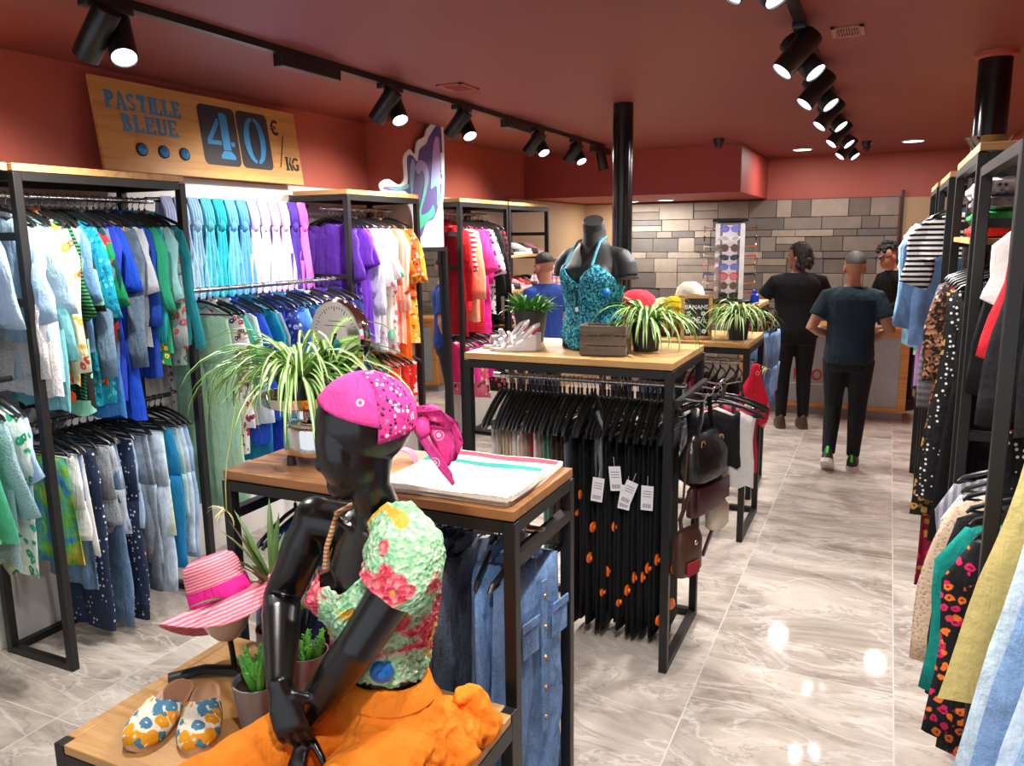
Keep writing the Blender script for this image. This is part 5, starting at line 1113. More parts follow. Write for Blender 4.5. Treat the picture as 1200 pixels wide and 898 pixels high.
# --- wooden price sign above the scarves
def sign():
    # board plane: local x along the wall, local z up, front faces -y local
    t = thing('wooden_sign', 'large pine price board with blue stencilled lettering above the scarves', 'sign', (-3.50, 2.84, 2.20), radians(90)); t.rotation_euler = (radians(-7), 0, radians(90))
    Wd, H = 1.49, .455
    MB().b2((0, 0, 0), (Wd, .022, H), bev=.003).build('board', wood('sign pine', '#cf9a58', '#b37c3c', .5, .8, 'X'), t, smooth=0)
    BLUE = plain('stencil blue paint', '#3f8fc6', .5); DKG = plain('dark grey paint', '#35353a', .5); 
    y = -.0015; E_ = (pi / 2, 0, 0)
    def rr_panel(x0, z0, w, h, r=.035):
        pts = []
        for (cx, cz, a0) in ((x0 + w - r, z0 + h - r, 0), (x0 + r, z0 + h - r, 90), (x0 + r, z0 + r, 180), (x0 + w - r, z0 + r, 270)):
            for k in range(7): a = radians(a0 + 15 * k); pts.append((cx + r * cos(a), cz + r * sin(a)))
        m = MB(); n = len(pts); m.add([(a, y, b) for a, b in pts] + [(a, .001, b) for a, b in pts], [tuple(range(n))] + [(i, (i + 1) % n, n + (i + 1) % n, n + i) for i in range(n)]); return m
    rr_panel(.66, .075, .285, .335).build('digit_panel', DKG, t, smooth=0); rr_panel(.955, .075, .265, .335).build('digit_panel', DKG, t, smooth=0)
    def poly(m, pts, yy=-.004): n = len(pts); m.add([(a, yy, b) for a, b in pts] + [(a, 0, b) for a, b in pts], [tuple(range(n))] + [(i, (i + 1) % n, n + (i + 1) % n, n + i) for i in range(n)])
    # stencil 4
    m = MB(); x, z = .70, .115
    poly(m, [(x + .115, z + .05), (x + .115, z + .26), (x + .155, z + .26), (x + .175, z + .245), (x + .175, z + .05)]); poly(m, [(x + .088, z), (x + .202, z), (x + .202, z + .018), (x + .175, z + .045), (x + .115, z + .045), (x + .088, z + .018)])
    poly(m, [(x, z + .075), (x + .0, z + .1), (x + .09, z + .225), (x + .105, z + .225), (x + .105, z + .195), (x + .035, z + .1), (x + .105, z + .1), (x + .105, z + .075)]); poly(m, [(x + .18, z + .075), (x + .18, z + .1), (x + .21, z + .1), (x + .21, z + .075)])
    m.build('digit_four', BLUE, t, smooth=0)
    m = MB(); cx, cz = 1.087, .242
    for s in (-1, 1):
        out = [(cx + s * (.008 + .082 * sin(a) ** 1), cz + .135 * cos(a)) for a in [pi * k / 16 for k in range(17)]]; inn = [(cx + s * (.008 + .036 * sin(a)), cz + .115 * cos(a)) for a in [pi * k / 16 for k in range(17)]]
        for i in range(16): poly(m, [out[i], out[i + 1], inn[i + 1], inn[i]])
    m.build('digit_zero', BLUE, t, smooth=0)
    def stencil(s, x, z, h, mat, gap=.012, wf=.62):
        """slab-serif stencil capitals built from stems, serifs and arcs"""
        m = MB(); st = h * .2; se = h * .1
        def R_(a, b, c, d): poly(m, [(x + a, z + b), (x + c, z + b), (x + c, z + d), (x + a, z + d)])
        def arc(cx, cz, ro, ri, a0, a1, kx=1.0):
            n = 8
            for i in range(n):
                p, q = radians(lerp(a0, a1, i / n)), radians(lerp(a0, a1, (i + 1) / n))
                poly(m, [(x + cx + ro * cos(p) * kx, z + cz + ro * sin(p)), (x + cx + ro * cos(q) * kx, z + cz + ro * sin(q)), (x + cx + ri * cos(q) * kx, z + cz + ri * sin(q)), (x + cx + ri * cos(p) * kx, z + cz + ri * sin(p))])
        for ch in s:
            w = h * wf; stem = lambda a: (R_(a, se, a + st, h - se), R_(a - se * .7, 0, a + st + se * .7, se), R_(a - se * .7, h - se, a + st + se * .7, h))
            if ch == 'P': stem(0); arc(st * 1.25, h * .72, h * .28, h * .13, -90, 90, 1.1)
            elif ch == 'B': stem(0); arc(st * 1.25, h * .75, h * .25, h * .12, -80, 90, 1.1); arc(st * 1.25, h * .27, h * .27, h * .13, -90, 80, 1.25)
            elif ch == 'A':
                poly(m, [(x, z), (x + st * .6, z), (x + w * .48, z + h), (x + w * .38, z + h)]); poly(m, [(x + w * .52, z + h), (x + w * .6, z + h), (x + w * 1.1, z), (x + w * .75, z)]); R_(w * .3, h * .25, w * .55, h * .35); R_(-se, 0, st * .8, se * .7); R_(w * .7, 0, w * 1.18, se * .7); w *= 1.08
            elif ch == 'S': arc(w * .42, h * .73, h * .27, h * .12, 20, 260, 1); arc(w * .42, h * .27, h * .27, h * .12, -160, 80, 1)
            elif ch == 'T': stem(w * .38); R_(0, h * .85, w * .34, h); R_(w * .38 + st + .004, h * .85, w * .9, h); R_(0, h * .68, se, h); R_(w * .9 - se, h * .68, w * .9, h)
            elif ch == 'I': stem(.01); w = h * .34
            elif ch == 'L': stem(0); R_(st * 1.4, 0, w * .9, h * .13); R_(w * .9 - se, 0, w * .9, h * .32)
            elif ch == 'E': stem(0); R_(st * 1.4, 0, w * .92, h * .12); R_(st * 1.4, h * .88, w * .9, h); R_(st * 1.4, h * .45, w * .7, h * .55); R_(w * .92 - se, 0, w * .92, h * .28); R_(w * .9 - se, h * .72, w * .9, h)
            elif ch == 'U': R_(0, h * .3, st, h); R_(w * .75, h * .3, w * .75 + st * .6, h); R_(-se, h - se, st + se, h); R_(w * .7, h - se, w * .75 + st, h); arc(w * .43, h * .3, h * .3, h * .15, 185, 265, 1.1); arc(w * .43, h * .3, h * .3, h * .17, 275, 355, 1.1); w *= 1.08
            elif ch == 'K': stem(0); poly(m, [(x + st * 1.4, z + h * .4), (x + w * .8, z + h), (x + w * .95, z + h), (x + st * 1.9, z + h * .45)]); poly(m, [(x + st * 1.7, z + h * .5), (x + st * 2.3, z + h * .62), (x + w * 1.1, z), (x + w * .75, z)]); w *= 1.05
            elif ch == 'G': arc(w * .5, h * .5, h * .5, h * .33, 50, 175, .85); arc(w * .5, h * .5, h * .5, h * .33, 185, 300, .85); R_(w * .62, h * .08, w * .62 + st, h * .45); R_(w * .5, h * .42, w * 1.0, h * .5); w *= 1.05
            elif ch == '€': arc(w * .55, h * .5, h * .5, h * .33, 50, 175, .8); arc(w * .55, h * .5, h * .5, h * .33, 185, 310, .8); R_(-.01, h * .53, w * .62, h * .6); R_(-.01, h * .40, w * .6, h * .47)
            x += w + gap + (h * .06)
        return m
    stencil('PASTILLE', .07, .305, .088, BLUE, .004, .6).build('lettering', BLUE, t, smooth=0); stencil('BLEUE', .15, .20, .088, BLUE, .008, .66).build('lettering', BLUE, t, smooth=0)
    INK = plain('dark stencil ink', '#2a2622', .6)
    stencil('€', 1.255, .295, .095, INK).build('lettering', INK, t, smooth=0); stencil('KG', 1.345, .085, .085, INK, .004, .62).build('lettering', INK, t, smooth=0)
    m = MB(); poly(m, [(1.285, .10), (1.290, .10), (1.352, .30), (1.347, .30)]); m.build('slash', INK, t, smooth=0)
    for i, (xx, zz) in enumerate(((.235, .115), (.375, .115), (.515, .115))):
        s = MB(); s.lathe([(.034, 0), (.034, .008), (.029, .010)], n=22, M=Matrix.Translation((xx, 0, zz)) @ Matrix.Rotation(pi / 2, 4, 'X')); r = s.build('disc_rim', INK, t)
        s = MB(); s.lathe([(.028, .008), (.022, .016), (.01, .019), (.006, .026), (.001, .027)], n=22, M=Matrix.Translation((xx, 0, zz)) @ Matrix.Rotation(pi / 2, 4, 'X')); s.build('blue_disc', plain('blue pellet plastic', '#2e86c8', .3), r)
sign()
# --- graffiti cut-out on the pillar, facing the aisle
def graffiti():
    t = thing('graffiti_sign', 'white edged purple and green graffiti cut-out on the pillar', 'sign', (-3.225, 5.10, 1.86), radians(90))
    def blob(pts, y0, y1, mat, name):
        cu = []; n = len(pts)
        for i in range(n):        # smooth closed outline
            p0, p1, p2, p3 = [Vector((*pts[(i + k - 1) % n], 0)) for k in range(4)]
            for q in range(5):
                u = q / 5; cu.append(.5 * ((2 * p1) + (p2 - p0) * u + (2 * p0 - 5 * p1 + 4 * p2 - p3) * u * u + (3 * p1 - p0 - 3 * p2 + p3) * u ** 3))
        m = MB(); N = len(cu); m.add([(c.x, y0, c.y) for c in cu] + [(c.x, y1, c.y) for c in cu], [tuple(range(N)), tuple(range(2 * N - 1, N - 1, -1))] + [(i, (i + 1) % N, N + (i + 1) % N, N + i) for i in range(N)]); return m.build(name, mat, t, smooth=0)
    base = [(-.30, .36), (-.2, .40), (-.06, .37), (.02, .42), (.02, .56), (.10, .63), (.17, .60), (.22, .70), (.32, .74), (.36, .80), (.46, .86), (.60, .90), (.60, .40), (.54, .22), (.44, .10), (.30, .05), (.22, -.04), (.12, .02), (.10, .16), (.02, .26), (-.1, .30), (-.26, .30)]
    blob(base, -.0, .012, PAPER, 'white_backing')
    gm = NT('graffiti spray paint'); s = gm.n('SeparateXYZ'); gm.l(gm.co(1), s.inputs[0])
    gm.set(gm.ramp(s.outputs['Z'], [(.05, lin('#2fae84')), (.30, lin('#5fc8b0')), (.50, lin('#a5a0d8')), (.70, lin('#c79ad8'))]), .5)
    VIO = plain('graffiti violet', '#5a4a8c', .5)
    blob([(-.26, .345), (-.1, .35), (.0, .36), (.06, .40), (.06, .56), (.12, .59), (.2, .55), (.24, .64), (.34, .69), (.40, .76), (.56, .84), (.56, .42), (.5, .25), (.42, .14), (.3, .10), (.22, .0), (.15, .05), (.14, .2), (.04, .32), (-.1, .325), (-.24, .325)], -.003, .0, VIO, 'violet_outline')
    # the figure 2 and 4
    blob([(.16, .50), (.22, .56), (.32, .54), (.35, .44), (.30, .32), (.22, .17), (.34, .19), (.40, .24), (.42, .17), (.32, .12), (.18, .05), (.16, .12), (.24, .28), (.29, .42), (.26, .49), (.2, .46)], -.007, -.003, gm.m, 'digit_two')
    blob([(.44, .70), (.52, .74), (.53, .46), (.56, .46), (.55, .40), (.52, .40), (.51, .28), (.46, .24), (.46, .38), (.38, .36), (.38, .42)], -.007, -.003, gm.m, 'digit_four')
    blob([(.08, .44), (.12, .56), (.16, .52), (.13, .40), (.1, .3)], -.006, -.003, gm.m, 'swoosh'); blob([(-.2, .338), (-.08, .345), (.05, .38), (.05, .35), (-.08, .33)], -.006, -.003, gm.m, 'swoosh')
graffiti()
# --- standing mirror against the pillar
def mirror():
    t = thing('standing_mirror', 'tall black framed mirror leaning against the white pillar', 'mirror', (-3.20, 5.46, 0), radians(90)); w, h = .46, 1.78; M = Matrix.Rotation(radians(-1), 4, 'X')
    f = MB()
    for (x, z, dx, dz) in ((-w / 2, h / 2, .035, h), (w / 2, h / 2, .035, h), (0, .018, w, .035), (0, h - .018, w, .035)): f.box((x, 0, z), (dx, .03, dz), bev=.003)
    f.v = [tuple(M @ Vector(p)) for p in f.v]; f.build('frame', BLACK, t, smooth=0)
    g = MB(); g.box((0, .004, h / 2), (w - .03, .006, h - .03)); g.v = [tuple(M @ Vector(p)) for p in g.v]; g.build('mirror_glass', plain('mirror', '#e8e8e8', .02, 1, var=0), t, smooth=0)
mirror()
# --- shoes on the shoe rack
def sneaker(label, pos, rz, c, c2, grp=None):
    t = thing('shoe', label, 'shoe', pos, rz, grp); rs = []; N = 12
    def hw(v): return .032 + .012 * sin(pi * min(1, .2 + v)) - (.016 if v < .02 or v > .98 else 0)
    MB().rings([[(lerp(-.13, .13, i / N), -hw(i / N), 0), (lerp(-.13, .13, i / N), hw(i / N), 0), (lerp(-.13, .13, i / N), hw(i / N), .026), (lerp(-.13, .13, i / N), -hw(i / N), .026)] for i in range(N + 1)]).build('sole', plain('shoe sole ' + c2, c2, .5), t, smooth=40)
    u = MB(); rs = []
    for i in range(N + 1):
        v = i / N; x = lerp(-.125, .122, v); h = lerp(.085, .03, sm((v - .3) / .6)) if v > .02 else .06; w = hw(v) * .94
        rs.append([(x, w * cos(a), .024 + h * sin(a) ** .8 if 0 < a < pi else .024) for a in [pi * k / 10 for k in range(11)]])
    u.rings(rs).build('upper', plain('shoe upper ' + c, c, .5), t, smooth=60)
    l = MB()
    for k in range(4): l.rod((.0 + k * .018, -.022, .088 - k * .010), (.0 + k * .018, .022, .088 - k * .010), .003, n=5)
    l.build('laces', PAPER, t)
SH = [('white', '#e8e6e4', '#dcdad8'), ('black', '#1c1b1c', '#e0dedc'), ('red', '#b02a30', '#e6e2e0'), ('dark brown', '#3c2a22', '#2a2220'), ('grey', '#8a8888', '#e0dedc'), ('burgundy', '#5c1c24', '#222020'), ('pink', '#d890a0', '#e8e6e4')]
k = 0; rg = random.Random(2)
for si, z in enumerate((1.364, 1.684, 1.044)):
    for i in range(6):
        n_, c_, c2_ = SH[(k * 3 + si) % 7]; k += 1
        sneaker(f'{n_} shoe, {ORD[i]} from the near end of the {("middle", "upper", "lower")[si]} shoe shelf', (-3.27, 6.79 + i * .145, z + .022 - .022), rg.uniform(-.15, .15), c_, c2_)

t = thing('metal_bowl', 'dark shiny metal bowl on top of the right clothes rack beside the black column', 'bowl', (.345, 3.98, 2.162)); t.scale = (.62,) * 3
MB().lathe([(.05, 0), (.055, .006), (.10, .05), (.135, .10), (.142, .115), (.135, .113), (.095, .056), (.05, .012), (.003, .010)], n=36).build('bowl_body', plain('dark polished metal', '#7a706c', .12, 1), t)
MB().lathe([(.052, 0), (.05, .008)], n=30).build('foot_ring', STEEL, t)
o = garment('shirt', 'pink and white plaid shirt', fabric('#e8a8b8', 'check', '#f2e8ea', '#b03058'), (-3.02, 7.50, 1.62), .6, 'hung at the end of the shoe rack', random.Random(8), dict(L=.6))
t = thing('peg', 'small black peg on the end post of the shoe rack', 'hook', (-3.02, 7.50, 1.62)); MB().tube([(-.12, .02, .0), (.03, -.01, .0)], .006, 8).build('rod', BLACK, t)
# ------------------------------------------------------------------ figures
def hand(m, wrist, d, palm_n, side, curl=.5, s=1.0, spread=.10, thumb_out=.7):
    """palm and five fingers; d = pointing direction, palm_n = direction the palm faces, side = +1/-1 puts the thumb on that side of d x n"""
    w = Vector(wrist); d = Vector(d).normalized(); n = (Vector(palm_n) - d * Vector(palm_n).dot(d)).normalized(); b = d.cross(n) * side
    m.tube([w - d * .02, w + d * .012, w + d * .045 * s, w + d * .085 * s, w + d * .098 * s], [(.024, .019), (.029, .017), (.039 * s, .015), (.040 * s, .013), (.03 * s, .009)], 14, ref=b)
    for i, (L, off) in enumerate(((.072, .030), (.080, .010), (.074, -.011), (.058, -.030))):
        p = w + d * (.088 - abs(i - 1.2) * .004) * s + b * off * s; a = 0; pts = [p - d * .015]; dd = d + b * off * spread * 8
        dd.normalize(); pts.append(p)
        for k, f in enumerate((.45, .32, .23)):
            a += curl * (.55, .9, .6)[k]; v = dd * cos(a) + n * sin(a); p = p + v * L * f * s; pts.append(p)
        m.tube(pts, [.0085 * s, .0088 * s, .0082 * s, .0075 * s, .0055 * s], 9)
    p = w + d * .022 * s + b * .026 * s; v = (d * .75 + b * thumb_out + n * .25).normalized(); pts = [p - b * .012, p]
    for k, L in enumerate((.036, .030, .024)):
        p = p + v * L * s; pts.append(p); v = (v + d * .25 + n * curl * .5).normalized()
    m.tube(pts, [.013 * s, .013 * s, .0105 * s, .0095 * s, .006 * s], 9)
def frame(f, tilt=0):
    """matrix: local +y -> facing f (horizontal), local x -> the figure's right, z up, nodding by tilt"""
    f = Vector((f[0], f[1], 0)).normalized(); r = Vector((f.y, -f.x, 0))
    return Matrix(((r.x, f.x, 0, 0), (r.y, f.y, 0, 0), (0, 0, 1, 0), (0, 0, 0, 1))) @ Matrix.Rotation(tilt, 4, 'X')
def xf(m, start, M): m.v[start:] = [tuple(M @ Vector(p)) for p in m.v[start:]]
def head_shape(m, c, M, s=1.0, face=True):
    k = len(m.v)
    m.ell((0, -.012, .03), (.075, .098, .092), 24, 16); m.ell((0, .018, -.035), (.060, .072, .085), 22, 14); m.ell((0, .055, -.085), (.036, .034, .034), 16, 10)
    if face:
        m.tube([(0, .085, .005), (0, .100, -.022), (0, .109, -.040), (0, .092, -.048)], [.009, .012, .015, .010], 8)
        m.tube([(-.03, .084, .018), (0, .094, .022), (.03, .084, .018)], [.010, .011, .010], 8)
        m.tube([(-.020, .083, -.070), (0, .093, -.070), (.020, .083, -.070)], [.006, .009, .006], 8)
        for x in (-1, 1): m.ell((x * .076, -.008, -.015), (.012, .022, .032), 12, 10)
    xf(m, k, Matrix.Translation(c) @ M @ Matrix.Scale(s, 4))

# --- the seated mannequin on the plinth
def seated_mannequin():
    B0 = Vector((-1.055, 1.50, 0)); Fv = (-.42, -.91); M = frame(Fv)
    t = thing('seated_mannequin', 'seated glossy black mannequin in pink headscarf, ruffled top and orange trousers', 'mannequin', (0, 0, 0)); t.location = (-1.03, 1.50, PZ)
    off = -t.location; T = Matrix.Translation(off)
    m = MB()
    # torso rings, local x right, y forward
    tor = [(.60, .17, .13, -.01), (.66, .172, .128, -.01), (.72, .158, .112, 0), (.78, .132, .095, .005), (.83, .122, .088, .006), (.89, .128, .092, .004), (.95, .140, .102, 0), (1.00, .150, .108, -.002), (1.05, .158, .104, -.006), (1.10, .165, .090, -.012), (1.135, .150, .074, -.016), (1.16, .100, .060, -.016), (1.18, .062, .052, -.012)]
    P = lambda x, y, z: B0 + (M @ Vector((x, y, z)))
    ring = lambda z, a, b, cy, e=.92, k=28: [P(*q) for q in elr(0, cy, z, a, b, k, e)]
    tor = [(z if z < .84 else .83 + (z - .83) * 1.12, a, b, cy) for z, a, b, cy in tor]
    m.rings([ring(z, a, b, cy) for z, a, b, cy in tor])
    for sx in (-1, 1): m.ell(P(sx * .068, .080, 1.015), (.055, .055, .058), 18, 12)
    # clavicles
    for sx in (-1, 1): m.tube([P(sx * .02, .05, 1.175), P(sx * .08, .055, 1.185), P(sx * .15, .025, 1.185)], [.010, .011, .010], 8)
    neck0 = P(0, -.012, 1.17); HC = Vector((-1.068, 1.475, 1.405))
    m.tube([neck0, P(0, .0, 1.235), HC + Vector((.012, .0, -.115)), HC + Vector((.012, 0, -.05))], [.066, .052, .050, .055], 20)
    # arms
    SL, EL, WL = Vector((-.905, 1.42, 1.155)), Vector((-1.005, 1.335, .968)), Vector((-1.172, 1.325, .742))
    SR, ER, WR = Vector((-1.265, 1.535, 1.16)), Vector((-1.36, 1.50, .945)), Vector((-1.168, 1.262, .868))
    def arm(S, E, Wr, sg):
        i = P(sg * .12, -.01, 1.145); m.tube([i, S, S.lerp(E, .3), S.lerp(E, .65), E, E.lerp(Wr, .25), E.lerp(Wr, .6), Wr.lerp(E, .08), Wr], [.055, .057, .056, .051, .048, .049, .041, .032, .030], 18)
        m.ell(S, (.056, .056, .056), 16, 12)
    arm(SL, EL, WL, -1); arm(SR, ER, WR, 1)
    dL = Vector((.22, -.62, -.72)).normalized()
    hand(m, WL, dL, (.2, .6, -.7), 1, .25)
    dR = Vector((.36, -.10, -.93)); hand(m, WR, dR, (-.48, .85, -.1), 1, .62, 1.02, .05, .95)
    # legs under the trousers
    HR, KR, AR = P(.09, .02, .665), Vector((-1.30, 1.12, .668)), Vector((-1.28, 1.04, .20))
    HL, KL, AL = P(-.09, .02, .665), Vector((-.97, 1.07, .668)), Vector((-.98, 1.0, .20))
    for H, K, A in ((HR, KR, AR), (HL, KL, AL)):
        m.tube([H, H.lerp(K, .4), H.lerp(K, .8), K, K.lerp(A, .15), K.lerp(A, .4), A, A + Vector((0, 0, -.16))], [.085, .078, .062, .055, .052, .052, .035, .034], 16)
        m.tube([A + Vector((0, 0, -.13)), A + Vector((0, -.06, -.16)), A + Vector((0, -.15, -.175)), A + Vector((0, -.19, -.178))], [(.034, .034), (.036, .03), (.038, .018), (.02, .012)], 12)
    hf = Vector((-.70, -.71)); HM = frame(hf, radians(-9)); head_shape(m, HC, HM, 1.16, False)
    k = len(m.v); m.tube([(0, .075, .03), (0, .084, -.02), (0, .090, -.04), (0, .076, -.055)], [.014, .012, .013, .010], 10); m.ell((0, .05, -.02), (.058, .045, .085), 18, 14); xf(m, k, Matrix.Translation(HC) @ HM @ Matrix.Scale(1.16, 4))
    m.v = [tuple(T @ Vector(p)) for p in m.v]
    o = m.build('body', GLOSSBLK, t); remesh(o, .0042, 7)
    # seams where the arms join
    for S, E in ((SL, EL), (SR, ER)):
        d = (E - S).normalized(); q = S.lerp(E, .02)
    # headscarf
    pk = fabric('#ec4a9c', 'bandana', '#fbeaf2', None, 1.25); bm_ = fabric('#e23f92', 'floral', '#f6e2ec', '#3a1a2c', 3.6)
    c = MB(); HS = Matrix.Translation(off + HC) @ HM @ Matrix.Scale(1.16, 4); rs = []
    for i in range(17):
        v = i / 16; row = []
        for j in range(41):
            az = 2 * pi * j / 40; low = lerp(.88, 1.98, (.5 + .5 * -sin(az)) ** .75)        # az=90deg is the forehead
            th = lerp(.015, low, v); rx, ry, rz = .0805, .105, .099
            wr = 1 + .006 * sin(6 * az + 7 * v)
            q = Vector((rx * sin(th) * cos(az) * wr, -.012 + ry * sin(th) * sin(az) * wr, .03 + rz * cos(th)))
            if q.z < .0: q.x *= 1 + q.z * 1.2; q.y = q.y * (1 + q.z * 1.5)
            row.append(HS @ q)
        rs.append(row)
    c.rings(rs, 0, False, False); sc = c.build('headscarf', pk, t, smooth=180); md = sc.modifiers.new('s', 'SOLIDIFY'); md.thickness = .004; md.offset = 1
    b = MB(); rs = []                       # patterned border running from crown to nape on the near side
    for i in range(15):
        v = i / 14; th = lerp(.25, 1.9, v); row = []
        for j in range(7):
            az = radians(lerp(182, 232, j / 6) + 20 * (1 - v)); q = Vector((.0822 * sin(th) * cos(az), -.012 + .1068 * sin(th) * sin(az), .03 + .101 * cos(th)))
            if q.z < 0: q.x *= 1 + q.z * 1.2; q.y *= 1 + q.z * 1.5
            row.append(HS @ q)
        rs.append(row)
    b.rings(rs, 0, False, False); bo = b.build('patterned_border', bm_, sc, smooth=180); md = bo.modifiers.new('s', 'SOLIDIFY'); md.thickness = .005; md.offset = 1
    K = Vector((-.012, -.118, -.005)); kn = MB(); kn.ell(HS @ Vector((-.02, -.118, -.008)), (.020, .022, .026), 14, 10)
    def tail(pts, wd):
        rr_ = []
        for i, (p, w) in enumerate(zip(pts, wd)):
            p = HS @ Vector(p); rr_.append([p + Vector((dx * w, dy * w * .5, dz)) for dx, dy, dz in ((-1, .4, 0), (-.3, -.5, .006), (.35, .35, .01), (1, -.2, 0), (.35, .55, -.004), (-.3, -.2, -.008))])
        kn.rings(rr_)
    tail([(-.005, -.09, .03), (-.02, -.13, .03), (-.03, -.155, .0), (-.035, -.165, -.045), (-.03, -.165, -.085)], [.03, .045, .048, .036, .010])
    tail([(-.01, -.10, .0), (-.03, -.145, -.01), (-.04, -.15, -.05), (-.04, -.145, -.09)], [.02, .04, .035, .012])
    tail([(-.02, -.11, -.02), (-.035, -.125, -.06), (-.05, -.14, -.10), (-.055, -.15, -.125)], [.015, .022, .018, .005]); kn.build('knot', pk, sc, smooth=180)
    # ruffled top
    tm = NT('ruffled fabric'); v = tm.co(1); f = tm.noise(v, 6.5, 2, .5, .6); f2 = tm.noise(v, 8, 2, .5, .8)
    vo = tm.n('TexVoronoi'); vo.inputs['Scale'].default_value = 95; tm.l(v, vo.inputs['Vector']); fc = tm.n('SeparateColor'); tm.l(vo.outputs['Color'], fc.inputs[0])
    g = tm.ramp(fc.outputs[0], [(0, lin('#7fc48c')), (.5, lin('#a9dfae')), (1, lin('#d2f0cc'))]); rd = tm.ramp(fc.outputs[1], [(0, lin('#c8283c')), (.6, lin('#e2506a')), (1, lin('#f09a9a'))])
    base = tm.mix(tm.ramp(f, [(.54, (0, 0, 0)), (.565, (1, 1, 1))]), g, rd); base = tm.mix(tm.ramp(f2, [(.61, (0, 0, 0)), (.635, (1, 1, 1))]), base, lin('#e8b23c')); tm.set(base, .7); tm.bump(vo.outputs['Distance'], .9, .006)
    def tp(z):
        for (z0, a0, b0, c0), (z1, a1, b1, c1) in zip(tor, tor[1:]):
            if z0 <= z <= z1: q = (z - z0) / (z1 - z0); return lerp(a0, a1, q), lerp(b0, b1, q), lerp(c0, c1, q)
    u = MB(); rs = []; KK = 84; RWS = 44; r9 = random.Random(12)
    for i in range(RWS + 1):
        v = i / RWS; row = []
        for j in range(KK):
            az = 2 * pi * j / KK; cx = cos(az); fy = sin(az)
            # neckline: scoop in front, low under the right arm, high on the left shoulder
            zt = 1.115 - .06 * max(0, fy) + (.085 * sm((-cx - .15) / .5)) - .085 * sm((cx - .55) / .4)
            z = lerp(zt, .845 + .006 * sin(az * 9), v); a, bb, cy = tp(min(z, 1.215)); e = .92
            bust = .052 * math.exp(-((z - 1.013) / .052) ** 2) * math.exp(-((abs(cx) - .42) / .3) ** 2) * (1 if fy > 0 else 0)
            jag = .004 * r9.uniform(-1, 1) + .003 * sin(az * 37 + z * 300)
            x = (a + .012 + jag) * abs(cx) ** e * (1 if cx > 0 else -1); y = cy + (bb + .014 + bust + jag) * abs(fy) ** e * (1 if fy > 0 else -1)
            row.append(T @ P(x, y, z + .004 * r9.uniform(-1, 1)))
        rs.append(row)
    u.rings(rs, 0, False); top = u.build('ruffled_top', tm.m, t, smooth=60); md = top.modifiers.new('s', 'SOLIDIFY'); md.thickness = .006; md.offset = 1
    u = MB(); rs = []                       # cap sleeve over the near shoulder
    d = (EL - SL).normalized()
    for i in range(15):
        v = i / 14; q0, q1, q2 = P(-.055, -.012, 1.205), SL + Vector((.004, 0, .012)), SL + d * .085; c0 = q0 * (1 - v) ** 2 + q1 * 2 * v * (1 - v) + q2 * v * v; rad = lerp(.056, .079, sm(v * 2.2)); dd = ((q1 - q0) * (1 - v) + (q2 - q1) * v).normalized(); a1 = Vector((0, 0, 1)) - dd * dd.z; a1.normalize(); a2 = dd.cross(a1)
        rs.append([T @ (c0 + a1 * rad * 1.05 * cos(2 * pi * k / 40) + a2 * rad * 1.15 * sin(2 * pi * k / 40) + Vector((r9.uniform(-.004, .004), r9.uniform(-.004, .004), r9.uniform(-.004, .004)))) for k in range(40)])
    u.rings(rs, 0, False).build('cap_sleeve', tm.m, top, smooth=60)
    s = MB(); s.tube([T @ P(.112, .085, 1.06), T @ P(.105, .080, 1.12), T @ P(.088, .056, 1.205), T @ P(.06, .0, 1.235), T @ P(.055, -.05, 1.20)], .007, 8); s.build('strap', fabric('#c9d090', 'stripe', '#e0604c', None, 6), top)
    nrm = M @ Vector((-.88, .55, 0)); q = Vector((1, 0, 0))
    Mt = Matrix.Translation(T @ P(-.112, .070, .885)) @ nrm.to_track_quat('Z', 'Y').to_matrix().to_4x4()
    MB().lathe([(.026, 0), (.027, .006), (.022, .011), (.012, .014), (.009, .02), (.002, .021)], n=24, M=Mt).build('security_tag', plain('blue plastic', '#1c78d0', .3), top)
    # orange trousers
    om = fabric('#f68a24'); w = MB()
    rgs = []
    for z, a, bb, cy in ((.575, .21, .17, -.01), (.62, .205, .165, -.01), (.68, .19, .145, -.008), (.74, .165, .12, 0), (.785, .146, .106, .004), (.82, .138, .100, .005), (.826, .132, .095, .005)):
        rgs.append([P(q[0], q[1], q[2] + .006 * sin(3 * k / 28 * 2 * pi)) for k, q in enumerate(elr(0, cy, z, a, bb, 28, .92))])
    w.rings(rgs)
    for H, K, A, fl in ((HR, KR, AR, 1.35), (HL, KL, AL, 1.3)):
        w.tube([H + Vector((0, 0, -.02)), H.lerp(K, .3), H.lerp(K, .65), K + Vector((0, 0, -.005)), K.lerp(A, .25) + Vector((0, -.01, 0)), K.lerp(A, .7), A.lerp(K, .1)], [.118, .098, .083, .074, .08, .10, .12], 22)
    r7 = random.Random(3)
    # the spilled hem heaped on the plinth to the right of the hip
    for i in range(26):
        a = r7.uniform(-.5, 1.3); p0 = Vector((-.95 + r7.uniform(-.03, .03), 1.50 + r7.uniform(-.1, .16), .66 + r7.uniform(-.03, .05))); d = Vector((cos(a) * .85, sin(a) * .5, 0)); L = r7.uniform(.06, .125)
        w.tube([p0, p0 + d * L * .5 + Vector((0, 0, .005)), p0 + d * L + Vector((0, 0, -.035)), p0 + d * (L + .03) + Vector((.0, 0, PZ + .02 - (p0.z - .035) ))], [(.016, .04), (.018, .03), (.018, .028), (.012, .03)], 10)
